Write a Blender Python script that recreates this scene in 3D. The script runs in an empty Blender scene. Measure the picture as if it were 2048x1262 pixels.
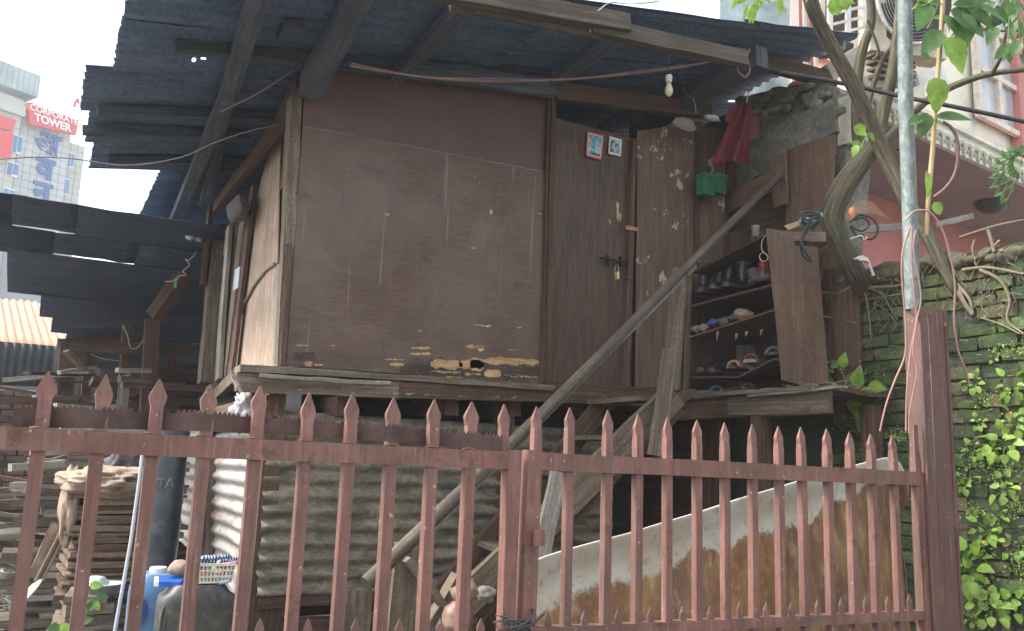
import bpy, bmesh, math, random
from mathutils import Vector, Matrix, noise
random.seed(7)
C = bpy.context.scene.collection
S = bpy.context.scene
rad = math.radians
V = Vector

# ------------------------------------------------------------------ camera
YAW, PITCH, ROLL, FPX = rad(28.1), rad(9.7), rad(2.0), 1750.0
EYE = V((0, 0, 1.5))
_f0 = V((math.sin(YAW), math.cos(YAW), 0)); _r0 = V((math.cos(YAW), -math.sin(YAW), 0)); _u0 = V((0, 0, 1))
CF = _f0*math.cos(PITCH) + _u0*math.sin(PITCH)
_u1 = _u0*math.cos(PITCH) - _f0*math.sin(PITCH)
CR = _r0*math.cos(ROLL) + _u1*math.sin(ROLL)
CU = _u1*math.cos(ROLL) - _r0*math.sin(ROLL)
cd = bpy.data.cameras.new('camera'); cam = bpy.data.objects.new('camera', cd); C.objects.link(cam)
cd.lens = FPX/2048*36; cd.sensor_width = 36; cd.clip_start = .05; cd.clip_end = 2000
m = Matrix((CR, CU, -CF)).transposed().to_4x4(); m.translation = EYE; cam.matrix_world = m
S.camera = cam
# ------------------------------------------------------------------ light
w = bpy.data.worlds.new('World'); S.world = w; w.use_nodes = True
nt = w.node_tree; nt.nodes.clear()
sk = nt.nodes.new('ShaderNodeTexSky'); sk.sky_type = 'NISHITA'; sk.sun_disc = False
SUN_EL, SUN_AZ = rad(50), rad(-68)      # azimuth clockwise from +Y
sk.sun_elevation = SUN_EL; sk.sun_rotation = SUN_AZ
sk.air_density = 1.1; sk.dust_density = 3.5; sk.ozone_density = 1.5
hs = nt.nodes.new('ShaderNodeHueSaturation'); hs.inputs['Saturation'].default_value = .24
bg = nt.nodes.new('ShaderNodeBackground'); bg.inputs['Strength'].default_value = .125
wo = nt.nodes.new('ShaderNodeOutputWorld')
nt.links.new(sk.outputs[0], hs.inputs['Color']); nt.links.new(hs.outputs[0], bg.inputs[0]); nt.links.new(bg.outputs[0], wo.inputs[0])
sd = bpy.data.lights.new('sun', 'SUN'); sd.energy = 1.5; sd.angle = rad(18); sd.color = (1, .94, .84)
so = bpy.data.objects.new('sun', sd); C.objects.link(so)
sdir = V((math.sin(SUN_AZ)*math.cos(SUN_EL), math.cos(SUN_AZ)*math.cos(SUN_EL), math.sin(SUN_EL)))
so.rotation_euler = sdir.to_track_quat('Z', 'Y').to_euler(); so.location = (0, 0, 30)
S.view_settings.view_transform = 'Standard'; S.view_settings.look = 'None'
S.view_settings.gamma = 1; S.view_settings.use_curve_mapping = False
S.view_settings.exposure = 2.04

HAZE = .0022
# ------------------------------------------------------------------ rays
def ray(px, py): return CF + CR*((px-1024)/FPX) - CU*((py-631)/FPX)
def PY(px, py, y): r = ray(px, py); return EYE + r*(y/r.y)
def PX(px, py, x): r = ray(px, py); return EYE + r*(x/r.x)
def PZ(px, py, z): r = ray(px, py); return EYE + r*((z-EYE.z)/r.z)
def PD(px, py, d): return EYE + ray(px, py)*d
def PP(px, py, p0, n): r = ray(px, py); return EYE + r*((p0-EYE).dot(n)/r.dot(n))

# ------------------------------------------------------------------ materials
def N(t, k, **kw):
    n = t.nodes.new(k)
    for a, b in kw.items(): setattr(n, a, b)
    return n
def L(t, a, b): t.links.new(a, b)
def ramp(t, fac, stops, interp='LINEAR'):
    r = N(t, 'ShaderNodeValToRGB'); e = r.color_ramp.elements; r.color_ramp.interpolation = interp
    while len(e) < len(stops): e.new(.5)
    for i, (p, c) in enumerate(stops):
        e[i].position = p; e[i].color = (*c, 1) if len(c) == 3 else c
    L(t, fac, r.inputs[0]); return r.outputs[0]
def mix(t, f, a, b, mode='MIX'):
    x = N(t, 'ShaderNodeMix', data_type='RGBA', blend_type=mode)
    for s, v in ((x.inputs[0], f), (x.inputs[6], a), (x.inputs[7], b)):
        if isinstance(v, (int, float)): s.default_value = v
        elif isinstance(v, (tuple, list)): s.default_value = (*v, 1)[:4]
        else: L(t, v, s)
    return x.outputs[2]
def math_(t, op, a, b=0.0):
    x = N(t, 'ShaderNodeMath', operation=op)
    for i, v in enumerate((a, b)):
        if isinstance(v, (int, float)): x.inputs[i].default_value = v
        else: L(t, v, x.inputs[i])
    return x.outputs[0]
def noi(t, vec, scale, det=4, rough=.6, dist=0):
    n = N(t, 'ShaderNodeTexNoise'); n.inputs['Scale'].default_value = scale; n.inputs['Detail'].default_value = det
    n.inputs['Roughness'].default_value = rough; n.inputs['Distortion'].default_value = dist
    if vec is not None: L(t, vec, n.inputs['Vector'])
    return n.outputs[0]
def mapv(t, vec, sc, rnd=None):
    mp = N(t, 'ShaderNodeMapping'); mp.inputs['Scale'].default_value = sc; L(t, vec, mp.inputs[0])
    if rnd is not None:
        cb = N(t, 'ShaderNodeCombineXYZ'); 
        for i in range(3): L(t, math_(t, 'MULTIPLY', rnd, 37.0+i*11), cb.inputs[i])
        L(t, cb.outputs[0], mp.inputs[1])
    return mp.outputs[0]
def newmat(name, rough=.8, metal=0):
    mt = bpy.data.materials.new(name); mt.use_nodes = True; t = mt.node_tree
    b = t.nodes['Principled BSDF']; b.inputs['Roughness'].default_value = rough; b.inputs['Metallic'].default_value = metal
    return mt, t, b
def bump(t, b, h, st=.3, dist=.005):
    n = N(t, 'ShaderNodeBump'); n.inputs['Strength'].default_value = st; n.inputs['Distance'].default_value = dist
    L(t, h, n.inputs['Height']); L(t, n.outputs[0], b.inputs['Normal'])
def common(t):
    tc = N(t, 'ShaderNodeTexCoord'); oi = N(t, 'ShaderNodeObjectInfo')
    gm = N(t, 'ShaderNodeNewGeometry')
    return tc, oi.outputs['Random'], gm.outputs['Position']

def wood(name, ca, cb, grain=45, dark=.55, var=.35, rough=.85, stain=None, st=.35):
    """weathered board; grain runs along UV u"""
    mt, t, b = newmat(name, rough); tc, rnd, pos = common(t)
    uv = mapv(t, tc.outputs['UV'], (2.2, grain, 1), rnd)
    g = noi(t, uv, 1.0, 8, .72, .12)
    g2 = noi(t, mapv(t, tc.outputs['UV'], (9, grain*3, 1), rnd), 1.0, 3, .6)
    col = ramp(t, g, [(.34, tuple(x*dark for x in ca)), (.5, ca), (.66, cb)])
    blot = noi(t, pos, 3.1, 5, .65)
    col = mix(t, ramp(t, blot, [(.38, (.0,)*3), (.66, (1,)*3)]), col, mix(t, .5, col, tuple(x*.45 for x in ca)))
    if stain:
        s2 = noi(t, pos, 7.3, 6, .7)
        col = mix(t, ramp(t, s2, [(.55, (0,)*3), (.68, (.8,)*3)]), col, stain)
    v = math_(t, 'ADD', 1-var/2, math_(t, 'MULTIPLY', rnd, var))
    cc = N(t, 'ShaderNodeCombineXYZ')
    for i in range(3): L(t, v, cc.inputs[i])
    col = mix(t, 1.0, col, cc.outputs[0], 'MULTIPLY')
    gr_ = noi(t, pos, 70, 4, .7)
    col = mix(t, ramp(t, gr_, [(.35, (.45,)*3), (.5, (0,)*3)]), col, tuple(x*.4 for x in ca))
    col = mix(t, ramp(t, gr_, [(.58, (0,)*3), (.72, (.35,)*3)]), col, tuple(min(1, x*1.5) for x in cb))
    col = mix(t, ramp(t, g2, [(.24, (.75,)*3), (.36, (0,)*3)]), col, tuple(x*.25 for x in ca))
    L(t, col, b.inputs['Base Color']); bump(t, b, math_(t, 'ADD', g, math_(t, 'MULTIPLY', g2, .5)), st, .006)
    return mt

def plain(name, col, rough=.7, metal=0, var=.25, sc=8, bmp=.15, dirt=None, emis=None):
    mt, t, b = newmat(name, rough, metal); tc, rnd, pos = common(t)
    n = noi(t, pos, sc, 5, .65)
    c = mix(t, ramp(t, n, [(.3, (0,)*3), (.7, (1,)*3)]), tuple(x*(1-var) for x in col), tuple(min(1, x*(1+var)) for x in col))
    if dirt:
        d = noi(t, pos, sc*2.3, 6, .7)
        c = mix(t, ramp(t, d, [(.5, (0,)*3), (.68, (.85,)*3)]), c, dirt)
    L(t, c, b.inputs['Base Color'])
    if bmp: bump(t, b, noi(t, pos, sc*6, 4, .6), bmp, .003)
    return mt

def painted_steel(name, col, col2, rust=(.1, .05, .03), amt=.575, worn=(.42, .33, .28)):
    mt, t, b = newmat(name, .55); tc, rnd, pos = common(t)
    c = mix(t, ramp(t, noi(t, pos, 5, 4, .6), [(.3, (0,)*3), (.7, (1,)*3)]), col, col2)
    c = mix(t, ramp(t, noi(t, pos, 2.6, 8, .75), [(.42, (0,)*3), (.66, (.85,)*3)]), c, tuple((x+y)*.33 for x, y in zip(col, (.16, .13, .1))))
    c = mix(t, ramp(t, noi(t, pos, 26, 6, .75), [(.5, (0,)*3), (.64, (.6,)*3)]), c, (.13, .085, .065))
    streak = noi(t, mapv(t, pos, (22, 22, 3)), 1.0, 5, .7)
    c = mix(t, ramp(t, streak, [(.45, (0,)*3), (.75, (.6,)*3)]), c, tuple(x*.55 for x in col))
    c = mix(t, ramp(t, noi(t, pos, 16, 7, .75), [(amt, (0,)*3), (amt+.06, (.9,)*3)]), c, rust)
    c = mix(t, ramp(t, noi(t, pos, 55, 3, .6), [(.685, (0,)*3), (.71, (.85,)*3)]), c, worn)
    drip = noi(t, mapv(t, pos, (75, 75, 5)), 1.0, 5, .7)
    c = mix(t, ramp(t, drip, [(.55, (0,)*3), (.66, (.75,)*3)]), c, (.085, .045, .034))
    c = mix(t, ramp(t, drip, [(.32, (.5,)*3), (.42, (0,)*3)]), c, (.33, .19, .16))
    L(t, c, b.inputs['Base Color']); bump(t, b, noi(t, pos, 60, 5, .7), .35, .002)
    L(t, ramp(t, streak, [(.3, (.42,)*3), (.8, (.85,)*3)]), b.inputs['Roughness'])
    return mt

def sheetmetal(name, stops, stretch=(6, 6, 6), sc=1.0, rough=.6, metal=.25, speck=None, fine=None, stops2=None):
    """old metal sheet: stops for a stretched low noise (rust fields), fine grime over it"""
    mt, t, b = newmat(name, rough, metal); tc, rnd, pos = common(t)
    n = noi(t, mapv(t, pos, stretch), sc, 8, .72, .6)
    c = ramp(t, n, stops)
    n2 = noi(t, pos, 34, 6, .75)
    if fine: c = mix(t, ramp(t, n2, [(.48, (0,)*3), (.62, (.75,)*3)]), c, fine)
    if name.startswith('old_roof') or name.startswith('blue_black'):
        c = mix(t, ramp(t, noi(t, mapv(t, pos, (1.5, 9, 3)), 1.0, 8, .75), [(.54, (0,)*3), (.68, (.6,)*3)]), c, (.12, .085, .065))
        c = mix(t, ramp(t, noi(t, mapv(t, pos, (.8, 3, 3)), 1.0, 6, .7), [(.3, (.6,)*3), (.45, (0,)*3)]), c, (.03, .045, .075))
    if speck: c = mix(t, ramp(t, noi(t, mapv(t, pos, (26, 26, 55)), 1.0, 6, .75, .8), [(.52, (0,)*3), (.6, (.9,)*3)]), c, speck)
    L(t, c, b.inputs['Base Color']); bump(t, b, n2, .4, .003)
    return mt

def leafmat(name, col, trans=.35):
    mt, t, b = newmat(name, .45); tc, rnd, pos = common(t)
    n = noi(t, pos, 19, 4, .6)
    c = mix(t, ramp(t, n, [(.3, (0,)*3), (.7, (1,)*3)]), tuple(x*.55 for x in col), tuple(x*1.35 for x in col))
    v = math_(t, 'ADD', .75, math_(t, 'MULTIPLY', rnd, .5)); cc = N(t, 'ShaderNodeCombineXYZ')
    for i in range(3): L(t, v, cc.inputs[i])
    c = mix(t, 1.0, c, cc.outputs[0], 'MULTIPLY')
    L(t, c, b.inputs['Base Color'])
    tr = N(t, 'ShaderNodeBsdfTranslucent'); L(t, mix(t, .0, c, c), tr.inputs[0]); ms = N(t, 'ShaderNodeMixShader'); ms.inputs[0].default_value = trans
    L(t, b.outputs[0], ms.inputs[1]); L(t, tr.outputs[0], ms.inputs[2]); L(t, ms.outputs[0], t.nodes['Material Output'].inputs[0])
    return mt

# ------------------------------------------------------------------ objects
def tag(o, label=None, cat=None, group=None, kind=None):
    if label: o['label'] = label
    if cat: o['category'] = cat
    if group: o['group'] = group
    if kind: o['kind'] = kind
    return o
def thing(name, label, cat, loc=(0, 0, 0), group=None):
    o = bpy.data.objects.new(name, None); C.objects.link(o); o.location = loc; o.empty_display_size = .1
    return tag(o, label, cat, group)
def wloc(o):
    p = V((0, 0, 0))
    while o is not None: p = p + o.location; o = o.parent
    return p
class MB:
    """mesh builder in world coordinates, with uv"""
    def __init__(s): s.v = []; s.f = []; s.uv = []; s.mi = []
    def face(s, pts, uvs=None, mi=0):
        i = len(s.v); s.v += [V(p) for p in pts]; s.f.append(list(range(i, i+len(pts))))
        s.uv.append(uvs or [(p[0]+p[1], p[2]) for p in pts]); s.mi.append(mi)
    def grid(s, rows, uvs, close=False, mi=0):
        """rows: list of lists of points (shared verts)"""
        i0 = len(s.v); n = len(rows[0])
        for r in rows: s.v += [V(p) for p in r]
        m = n if close else n-1
        for a in range(len(rows)-1):
            for b in range(m):
                b2 = (b+1) % n
                s.f.append([i0+a*n+b, i0+a*n+b2, i0+(a+1)*n+b2, i0+(a+1)*n+b])
                ub = b+1
                s.uv.append([uvs(a, b), uvs(a, ub), uvs(a+1, ub), uvs(a+1, b)]); s.mi.append(mi)
    def beam(s, p0, p1, w, h, up=(0, 0, 1), seg=5, jit=.003, mi=0, taper=1.0):
        p0, p1 = V(p0), V(p1); d = p1-p0; ln = d.length; d.normalize()
        side = d.cross(V(up)).normalized(); u2 = side.cross(d)
        rows = []; sd_ = random.random()*90
        for i in range(seg+1):
            f = i/seg; c = p0.lerp(p1, f)
            c = c + side*(noise.noise(V((f*2.5, sd_, 0)))*jit*2) + u2*(noise.noise(V((f*2.5, sd_, 7)))*jit*2)
            k = 1+(taper-1)*f; r = []
            for a, b in ((-1, -1), (1, -1), (1, 1), (-1, 1)):
                r.append(c + side*(a*w*k/2+random.uniform(-jit, jit)) + u2*(b*h*k/2+random.uniform(-jit, jit)))
            rows.append(r)
        o = random.random()*10
        per = [0, w, w+h, 2*w+h, 2*w+2*h]
        s.grid(rows, lambda a, b: (ln*a/seg+o, per[b]+o), True, mi)
        s.face(rows[0][::-1], [(o, 0), (o, w), (o+h*.2, w), (o+h*.2, 0)], mi); s.face(rows[-1], [(o, 0), (o, w), (o+h*.2, w), (o+h*.2, 0)], mi)
        return s
    def box(s, c, sx, sy, sz, mi=0, rz=0):
        c = V(c); q = V((math.cos(rz), math.sin(rz), 0))
        return s.beam(c-q*sx/2, c+q*sx/2, sy, sz, seg=1, jit=0, mi=mi)
    def prism(s, pts, thick, mi=0, udir=None, jit=0):
        """polygon (world pts) extruded by vector thick (front face = pts)"""
        pts = [V(p) for p in pts]; thick = V(thick); n = thick.normalized()
        ud = V(udir).normalized() if udir else (pts[1]-pts[0]).normalized()
        vd = n.cross(ud); o = random.random()*9
        uv = lambda p: (p.dot(ud)+o, p.dot(vd)+o)
        bk = [p+thick for p in pts]
        nf = (pts[1]-pts[0]).cross(pts[2]-pts[1])
        a, b = pts, bk
        s.face(a, [uv(p) for p in a], mi); s.face(b[::-1], [uv(p) for p in b[::-1]], mi)
        for i in range(len(pts)):
            j = (i+1) % len(pts); e = (pts[j]-pts[i]).length
            s.face([pts[j], pts[i], bk[i], bk[j]], [(e+o, o), (o, o), (o, o+thick.length), (e+o, o+thick.length)], mi)
        return s
    def tube(s, pts, r, seg=8, mi=0, cap=True, smooth=0, rough=0):
        pts = [V(p) for p in pts]
        rs = r if isinstance(r, (list, tuple)) else [r]*len(pts)
        if smooth:
            P, R_ = [], []
            for i in range(len(pts)-1):
                a = pts[max(i-1, 0)]; b = pts[i]; c = pts[i+1]; d = pts[min(i+2, len(pts)-1)]
                for k in range(smooth):
                    q = k/smooth
                    P.append(.5*((2*b)+(c-a)*q+(2*a-5*b+4*c-d)*q*q+(-a+3*b-3*c+d)*q**3)); R_.append(rs[i]*(1-q)+rs[i+1]*q)
            P.append(pts[-1]); R_.append(rs[-1]); pts, rs = P, R_
        rows = []; ln = 0; lens = []; prev = None
        for i, p in enumerate(pts):
            d = (pts[min(i+1, len(pts)-1)]-pts[max(i-1, 0)])
            if d.length < 1e-7: d = V((0, 0, 1))
            d.normalize()
            if prev is None: a = d.orthogonal().normalized()
            else: a = (prev-d*prev.dot(d)); a = a.normalized() if a.length > 1e-6 else d.orthogonal().normalized()
            prev = a; b = d.cross(a)
            if i: ln += (p-pts[i-1]).length
            lens.append(ln)
            ring = []
            for k in range(seg):
                t_ = 2*math.pi*k/seg; rr = rs[i]
                if rough: rr *= 1+rough*noise.noise(V((k*1.7, ln*6, rs[0]*99)))+rough*.6*(1 if k % 2 else -1)
                ring.append(p+a*(math.cos(t_)*rr)+b*(math.sin(t_)*rr))
            rows.append(ring)
        per = 2*math.pi*max(rs)/seg
        s.grid(rows, lambda a, b: (lens[a], b*per), True, mi)
        if cap:
            z = [(0, 0)]*seg; s.face(rows[0][::-1], z, mi); s.face(rows[-1], z, mi)
        return s
    def lathe(s, c, prof, seg=20, mi=0, ax=V((0, 0, 1))):
        c = V(c); ax = V(ax).normalized(); a = ax.orthogonal().normalized(); b = ax.cross(a)
        rows = [[c+ax*z+a*(math.cos(2*math.pi*k/seg)*r)+b*(math.sin(2*math.pi*k/seg)*r) for k in range(seg)] for r, z in prof]
        s.grid(rows, lambda i, j: (j/seg, prof[min(i, len(prof)-1)][1]), True, mi)
        return s
    def build(s, name, mats, parent=None, smooth=False, base=None):
        if base is None:
            if parent is not None: base = wloc(parent)
            else:
                xs = [v.x for v in s.v]; ys = [v.y for v in s.v]; zs = [v.z for v in s.v]
                base = V(((min(xs)+max(xs))/2, (min(ys)+max(ys))/2, min(zs)))
        me = bpy.data.meshes.new(name)
        me.from_pydata([tuple(v-base) for v in s.v], [], s.f)
        ul = me.uv_layers.new(name='UVMap').data; k = 0
        for fuv in s.uv:
            for q in fuv: ul[k].uv = q; k += 1
        if not isinstance(mats, (list, tuple)): mats = [mats]
        for mm in mats: me.materials.append(mm)
        if len(mats) > 1: me.polygons.foreach_set('material_index', s.mi)
        if smooth: me.polygons.foreach_set('use_smooth', [True]*len(me.polygons))
        me.update()
        o = bpy.data.objects.new(name, me); C.objects.link(o)
        if parent is not None: o.parent = parent
        else: o.location = base
        return o
def beam(name, mat, par, p0, p1, w, h, **k):
    return MB().beam(p0, p1, w, h, **k).build(name, mat, par)
def panel(name, mat, par, pts, thick, udir=None):
    return MB().prism(pts, thick, udir=udir).build(name, mat, par)
def cable(name, mat, par, pts, r=.004, seg=6, smooth=6):
    return MB().tube(pts, r, seg, smooth=smooth).build(name, mat, par, smooth=True)
def corr(name, mat, par, o, u, v, pitch=.085, amp=.011, nu=8, edge=.0, bend=.006, thick=.0015, phase=0, warp=0, holes=()):
    """corrugated sheet: o corner, u vector along the ridges, v vector across them"""
    o, u, v = V(o), V(u), V(v); n = u.normalized().cross(v.normalized()).normalized(); lv = v.length
    nv = max(4, int(lv/pitch*6)); rows = []; sd_ = random.random()*50
    eu0 = [random.uniform(-1, 1)*edge for _ in range(nv+1)]; eu1 = [random.uniform(-1, 1)*edge for _ in range(nv+1)]
    for i in range(nu+1):
        f = i/nu; r = []
        for j in range(nv+1):
            g = j/nv; p = o+v*g
            ff = f + (eu0[j]*(1-f) + eu1[j]*f)/u.length
            p = p+u*ff
            p = p + n*(amp*math.sin(2*math.pi*(g*lv/pitch)+phase) + bend*noise.noise(V((f*3, g*lv*2.5, sd_)))*2)
            if warp: p = p + n*(warp*noise.noise(V((f*1.5, g*2, sd_+9))))
            r.append(p)
        rows.append(r)
    mb = MB(); mb.grid(rows, lambda a, b: (u.length*a/nu, lv*b/nv))
    if holes:
        keep = [k for k in range(len(mb.f)) if k not in holes]
        mb.f = [mb.f[k] for k in keep]; mb.uv = [mb.uv[k] for k in keep]; mb.mi = [mb.mi[k] for k in keep]
    ob = mb.build(name, mat, par, smooth=True)
    md = ob.modifiers.new('thickness', 'SOLIDIFY'); md.thickness = thick
    return ob
def copy_tree(o, parent=None):
    c = o.copy(); C.objects.link(c)
    if parent is not None: c.parent = parent
    for ch in list(o.children): copy_tree(ch, c)
    return c

# palette
W_GREY = wood('weathered_grey_wood', (.14, .11, .078), (.28, .232, .175))
W_BROWN = wood('dark_brown_wood', (.09, .05, .031), (.17, .105, .068))
W_ROOF = wood('roof_timber', (.065, .078, .102), (.13, .146, .178))  # tinted with the same bluish glare as the roof sheets
W_DUSK = wood('shaded_grey_brown_wood', (.085, .068, .052), (.175, .147, .115))  # grey wood with the shade on the front purlins put into its colour
W_PALE = wood('sun_bleached_wood', (.28, .26, .23), (.45, .42, .37), dark=.6)
W_RED = wood('reddish_brown_wood', (.1, .055, .04), (.17, .1, .075))
W_RAW = wood('fresh_cut_wood', (.3, .18, .1), (.45, .3, .18))
PLY_SIDE = wood('pale_plywood', (.4, .3, .23), (.56, .45, .37), grain=26, dark=.72, st=.15)
PLY_WALL = wood('brown_plywood', (.155, .098, .066), (.23, .155, .108), grain=22, dark=.75, st=.15)
GATE = painted_steel('red_oxide_gate_paint', (.16, .064, .05), (.25, .12, .1))
POSTM = painted_steel('red_oxide_post_paint', (.1, .046, .038), (.14, .072, .062), amt=.56)
ROOFM = sheetmetal('old_roof_sheet', [(.3, (.048, .088, .155)), (.52, (.095, .158, .255)), (.68, (.145, .185, .235)), (.82, (.17, .14, .115))], stretch=(1.2, 5, 5), metal=.2, fine=(.05, .06, .08))  # blue of the veiling glare under the roof is mixed into these tones
DARKIRON = plain('dark_iron', (.04, .038, .036), .55, .6)
STEEL = plain('dull_steel', (.3, .3, .3), .4, .8)
BLACKC = plain('black_cable_rubber', (.02, .02, .022), .5)
PINKC = plain('pink_cable', (.3, .17, .145), .5)
GREYC = plain('grey_cable', (.3, .29, .27), .5)
WHITEP = plain('white_plastic', (.75, .74, .7), .4, dirt=(.5, .47, .4))
# ================================================================== HUT
def maroon_ply(nm='maroon_painted_plywood', k=0.0):
    mt, t, b = newmat(nm, .5); tc, rnd, pos = common(t)
    g = noi(t, mapv(t, pos, (5, 5, 75)), 1.0, 8, .78, .1)
    c = ramp(t, g, [(.36, (.052, .023, .013)), (.5, (.09, .045, .027)), (.66, (.145, .084, .052))])
    c = mix(t, ramp(t, noi(t, pos, 6, 7, .75), [(.45, (0,)*3), (.62, (.6,)*3)]), c, (.075, .058, .048))
    c = mix(t, ramp(t, noi(t, pos, 1.7, 5, .6), [(.4, (0,)*3), (.65, (.8,)*3)]), c, (.13, .1, .08))
    st = noi(t, mapv(t, pos, (38, 38, 1.1)), 1.0, 3, .5)
    c = mix(t, ramp(t, st, [(.66, (0,)*3), (.74, (.5,)*3)]), c, (.26, .205, .17))
    c = mix(t, ramp(t, st, [(.26, (.5,)*3), (.34, (0,)*3)]), c, (.05, .035, .035))
    sp = noi(t, pos, 55, 3, .6)
    c = mix(t, ramp(t, sp, [(.725, (0,)*3), (.75, (.8,)*3)]), c, (.38, .34, .3))
    sc = noi(t, mapv(t, pos, (9, 9, 70)), 1.0, 5, .8)
    c = mix(t, ramp(t, sc, [(.66, (0,)*3), (.72, (.5,)*3)]), c, (.27, .22, .19))
    # greyish dusty bloom and darker damp fields, board-scale
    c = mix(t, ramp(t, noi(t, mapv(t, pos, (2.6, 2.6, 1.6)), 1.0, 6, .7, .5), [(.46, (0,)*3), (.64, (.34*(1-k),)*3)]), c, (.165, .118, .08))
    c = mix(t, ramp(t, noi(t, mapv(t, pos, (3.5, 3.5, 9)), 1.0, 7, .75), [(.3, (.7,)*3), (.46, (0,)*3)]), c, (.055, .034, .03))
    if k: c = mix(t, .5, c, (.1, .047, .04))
    L(t, c, b.inputs['Base Color']); bump(t, b, math_(t, 'ADD', g, sc), .3, .003)
    L(t, ramp(t, noi(t, pos, 3, 4), [(.3, (.4,)*3), (.7, (.65,)*3)]), b.inputs['Roughness'])
    return mt
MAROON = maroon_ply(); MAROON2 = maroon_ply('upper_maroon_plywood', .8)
def peel_mat():
    mt, t, b = newmat('peeling_brown_paint_board', .7); tc, rnd, pos = common(t)
    g = noi(t, mapv(t, pos, (30, 30, 2.5)), 1.0, 6, .65)
    c = ramp(t, g, [(.3, (.08, .048, .034)), (.6, (.15, .1, .072)), (.8, (.24, .16, .105))])
    n = noi(t, mapv(t, pos, (7.5, 7.5, 6)), 1.0, 9, .72, .2)
    n2 = noi(t, pos, 1.5, 2)
    th = math_(t, 'ADD', n, math_(t, 'MULTIPLY', n2, .25))
    c = mix(t, ramp(t, th, [(.715, (0,)*3), (.73, (.9,)*3)]), c, (.46, .42, .35))
    c = mix(t, ramp(t, noi(t, mapv(t, pos, (50, 50, 9)), 1.0, 5, .7), [(.62, (0,)*3), (.68, (.6,)*3)]), c, (.32, .18, .1))
    L(t, c, b.inputs['Base Color']); bump(t, b, th, .4, .004)
    return mt
PEEL = peel_mat()
def door_mat():
    mt, t, b = newmat('worn_door_plywood', .6); tc, rnd, pos = common(t)
    g = noi(t, mapv(t, pos, (80, 80, 4)), 1.0, 8, .75, .1)
    c = ramp(t, g, [(.38, (.034, .02, .014)), (.52, (.075, .046, .031)), (.66, (.125, .083, .054))])
    c = mix(t, ramp(t, noi(t, pos, 2.2, 5, .65), [(.4, (0,)*3), (.7, (.6,)*3)]), c, (.1, .07, .046))
    c = mix(t, ramp(t, noi(t, mapv(t, pos, (80, 80, 5)), 1.0, 5, .7), [(.68, (0,)*3), (.72, (.4,)*3)]), c, (.28, .19, .11))
    L(t, c, b.inputs['Base Color']); bump(t, b, g, .3, .003); return mt
DOORM = door_mat()
MUDCORR = sheetmetal('grimy_lower_corrugated', [(.32, (.045, .043, .034)), (.45, (.105, .097, .073)), (.56, (.2, .18, .13)), (.7, (.33, .29, .2))], stretch=(4, 4, 11), metal=0, rough=.85, fine=(.085, .07, .05))
WHITECORR = sheetmetal('white_rusty_corrugated', [(.3, (.5, .51, .52)), (.5, (.42, .42, .41)), (.6, (.3, .23, .2)), (.74, (.18, .115, .09))], stretch=(1.2, 1.2, 7), metal=.15, rough=.5, fine=(.25, .22, .19))

YH = 5.0; XS = 1.30
hut = thing('wooden_hut', 'raised dark plywood hut under a wide rusty corrugated roof, behind the red gate', 'hut', (2.8, 6.5, 0))
hp = lambda x, y, d=0: PY(x, y, YH-d)
sp_ = lambda x, y, d=0: PX(x, y, XS-d)
# --- front wall panels
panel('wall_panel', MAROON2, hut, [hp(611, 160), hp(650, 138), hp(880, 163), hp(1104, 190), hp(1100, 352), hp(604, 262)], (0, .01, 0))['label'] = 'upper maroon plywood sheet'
panel('wall_panel', MAROON, hut, [hp(606, 252, .012), hp(850, 298, .012), hp(1096, 345, .012), hp(1083, 768, .012), hp(573, 731, .012)], (0, .011, 0))['label'] = 'large scuffed maroon plywood sheet'
MB().tube([hp(606, 252, .014), hp(850, 298, .014), hp(1096, 345, .014)], .0025, 4).build('sheet_edge', W_PALE, hut)
# raw splintered patches where the veneer is gone
RAWP = wood('raw_splintered_veneer', (.5, .32, .15), (.68, .48, .26), grain=30, dark=.7)
DARKV = wood('delaminated_veneer', (.07, .05, .04), (.17, .13, .1), grain=60, dark=.6)
def patch(x0, y0, x1, y1, rag=6, mat=None, d=.0135):
    n = max(3, int((x1-x0)/3.5)); rag *= 1.15; top = []; bot = []
    for i in range(n+1):
        x = x0+(x1-x0)*i/n
        st_ = noise.noise(V((x*.045, y0*.7, 3)))+.6*noise.noise(V((x*.19, y0, 5)))+.7*random.choice((-1, 0, 0, 1))*random.random(); st2 = noise.noise(V((x*.05, y1*.7, 13)))+.6*noise.noise(V((x*.21, y1, 8)))+.7*random.choice((-1, 0, 0, 1))*random.random(); tp = min(1, min(x-x0, x1-x)/max(4, (x1-x0)*.12)); md_ = (y0+y1)/2
        ya_ = y0+rag*.5+rag*.7*st_; yb_ = y1-rag*.5+rag*.7*st2; ya_ = min(ya_, yb_-1); top.append((x, md_+(ya_-md_)*(.35+.65*tp)+(x-x0)*.02)); bot.append((x, md_+(yb_-md_)*(.35+.65*tp)+(x-x0)*.03))
    q = [hp(a, b_, d) for a, b_ in top+bot[::-1]]
    mb = MB(); rows = [[hp(a, b_, d) for a, b_ in top], [hp(a, b_, d) for a, b_ in bot]]
    mb.grid(rows, lambda a, b_: (b_*.03, a*.1)); o = mb.build('bare_wood_patch', mat or RAWP, hut)
    md = o.modifiers.new('t', 'SOLIDIFY'); md.thickness = .001; md.offset = 0
    return o
patch(576, 728, 640, 731, 3, DARKV); patch(800, 712, 1080, 762, 12, DARKV); patch(586, 700, 632, 728, 7, DARKV)
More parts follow.
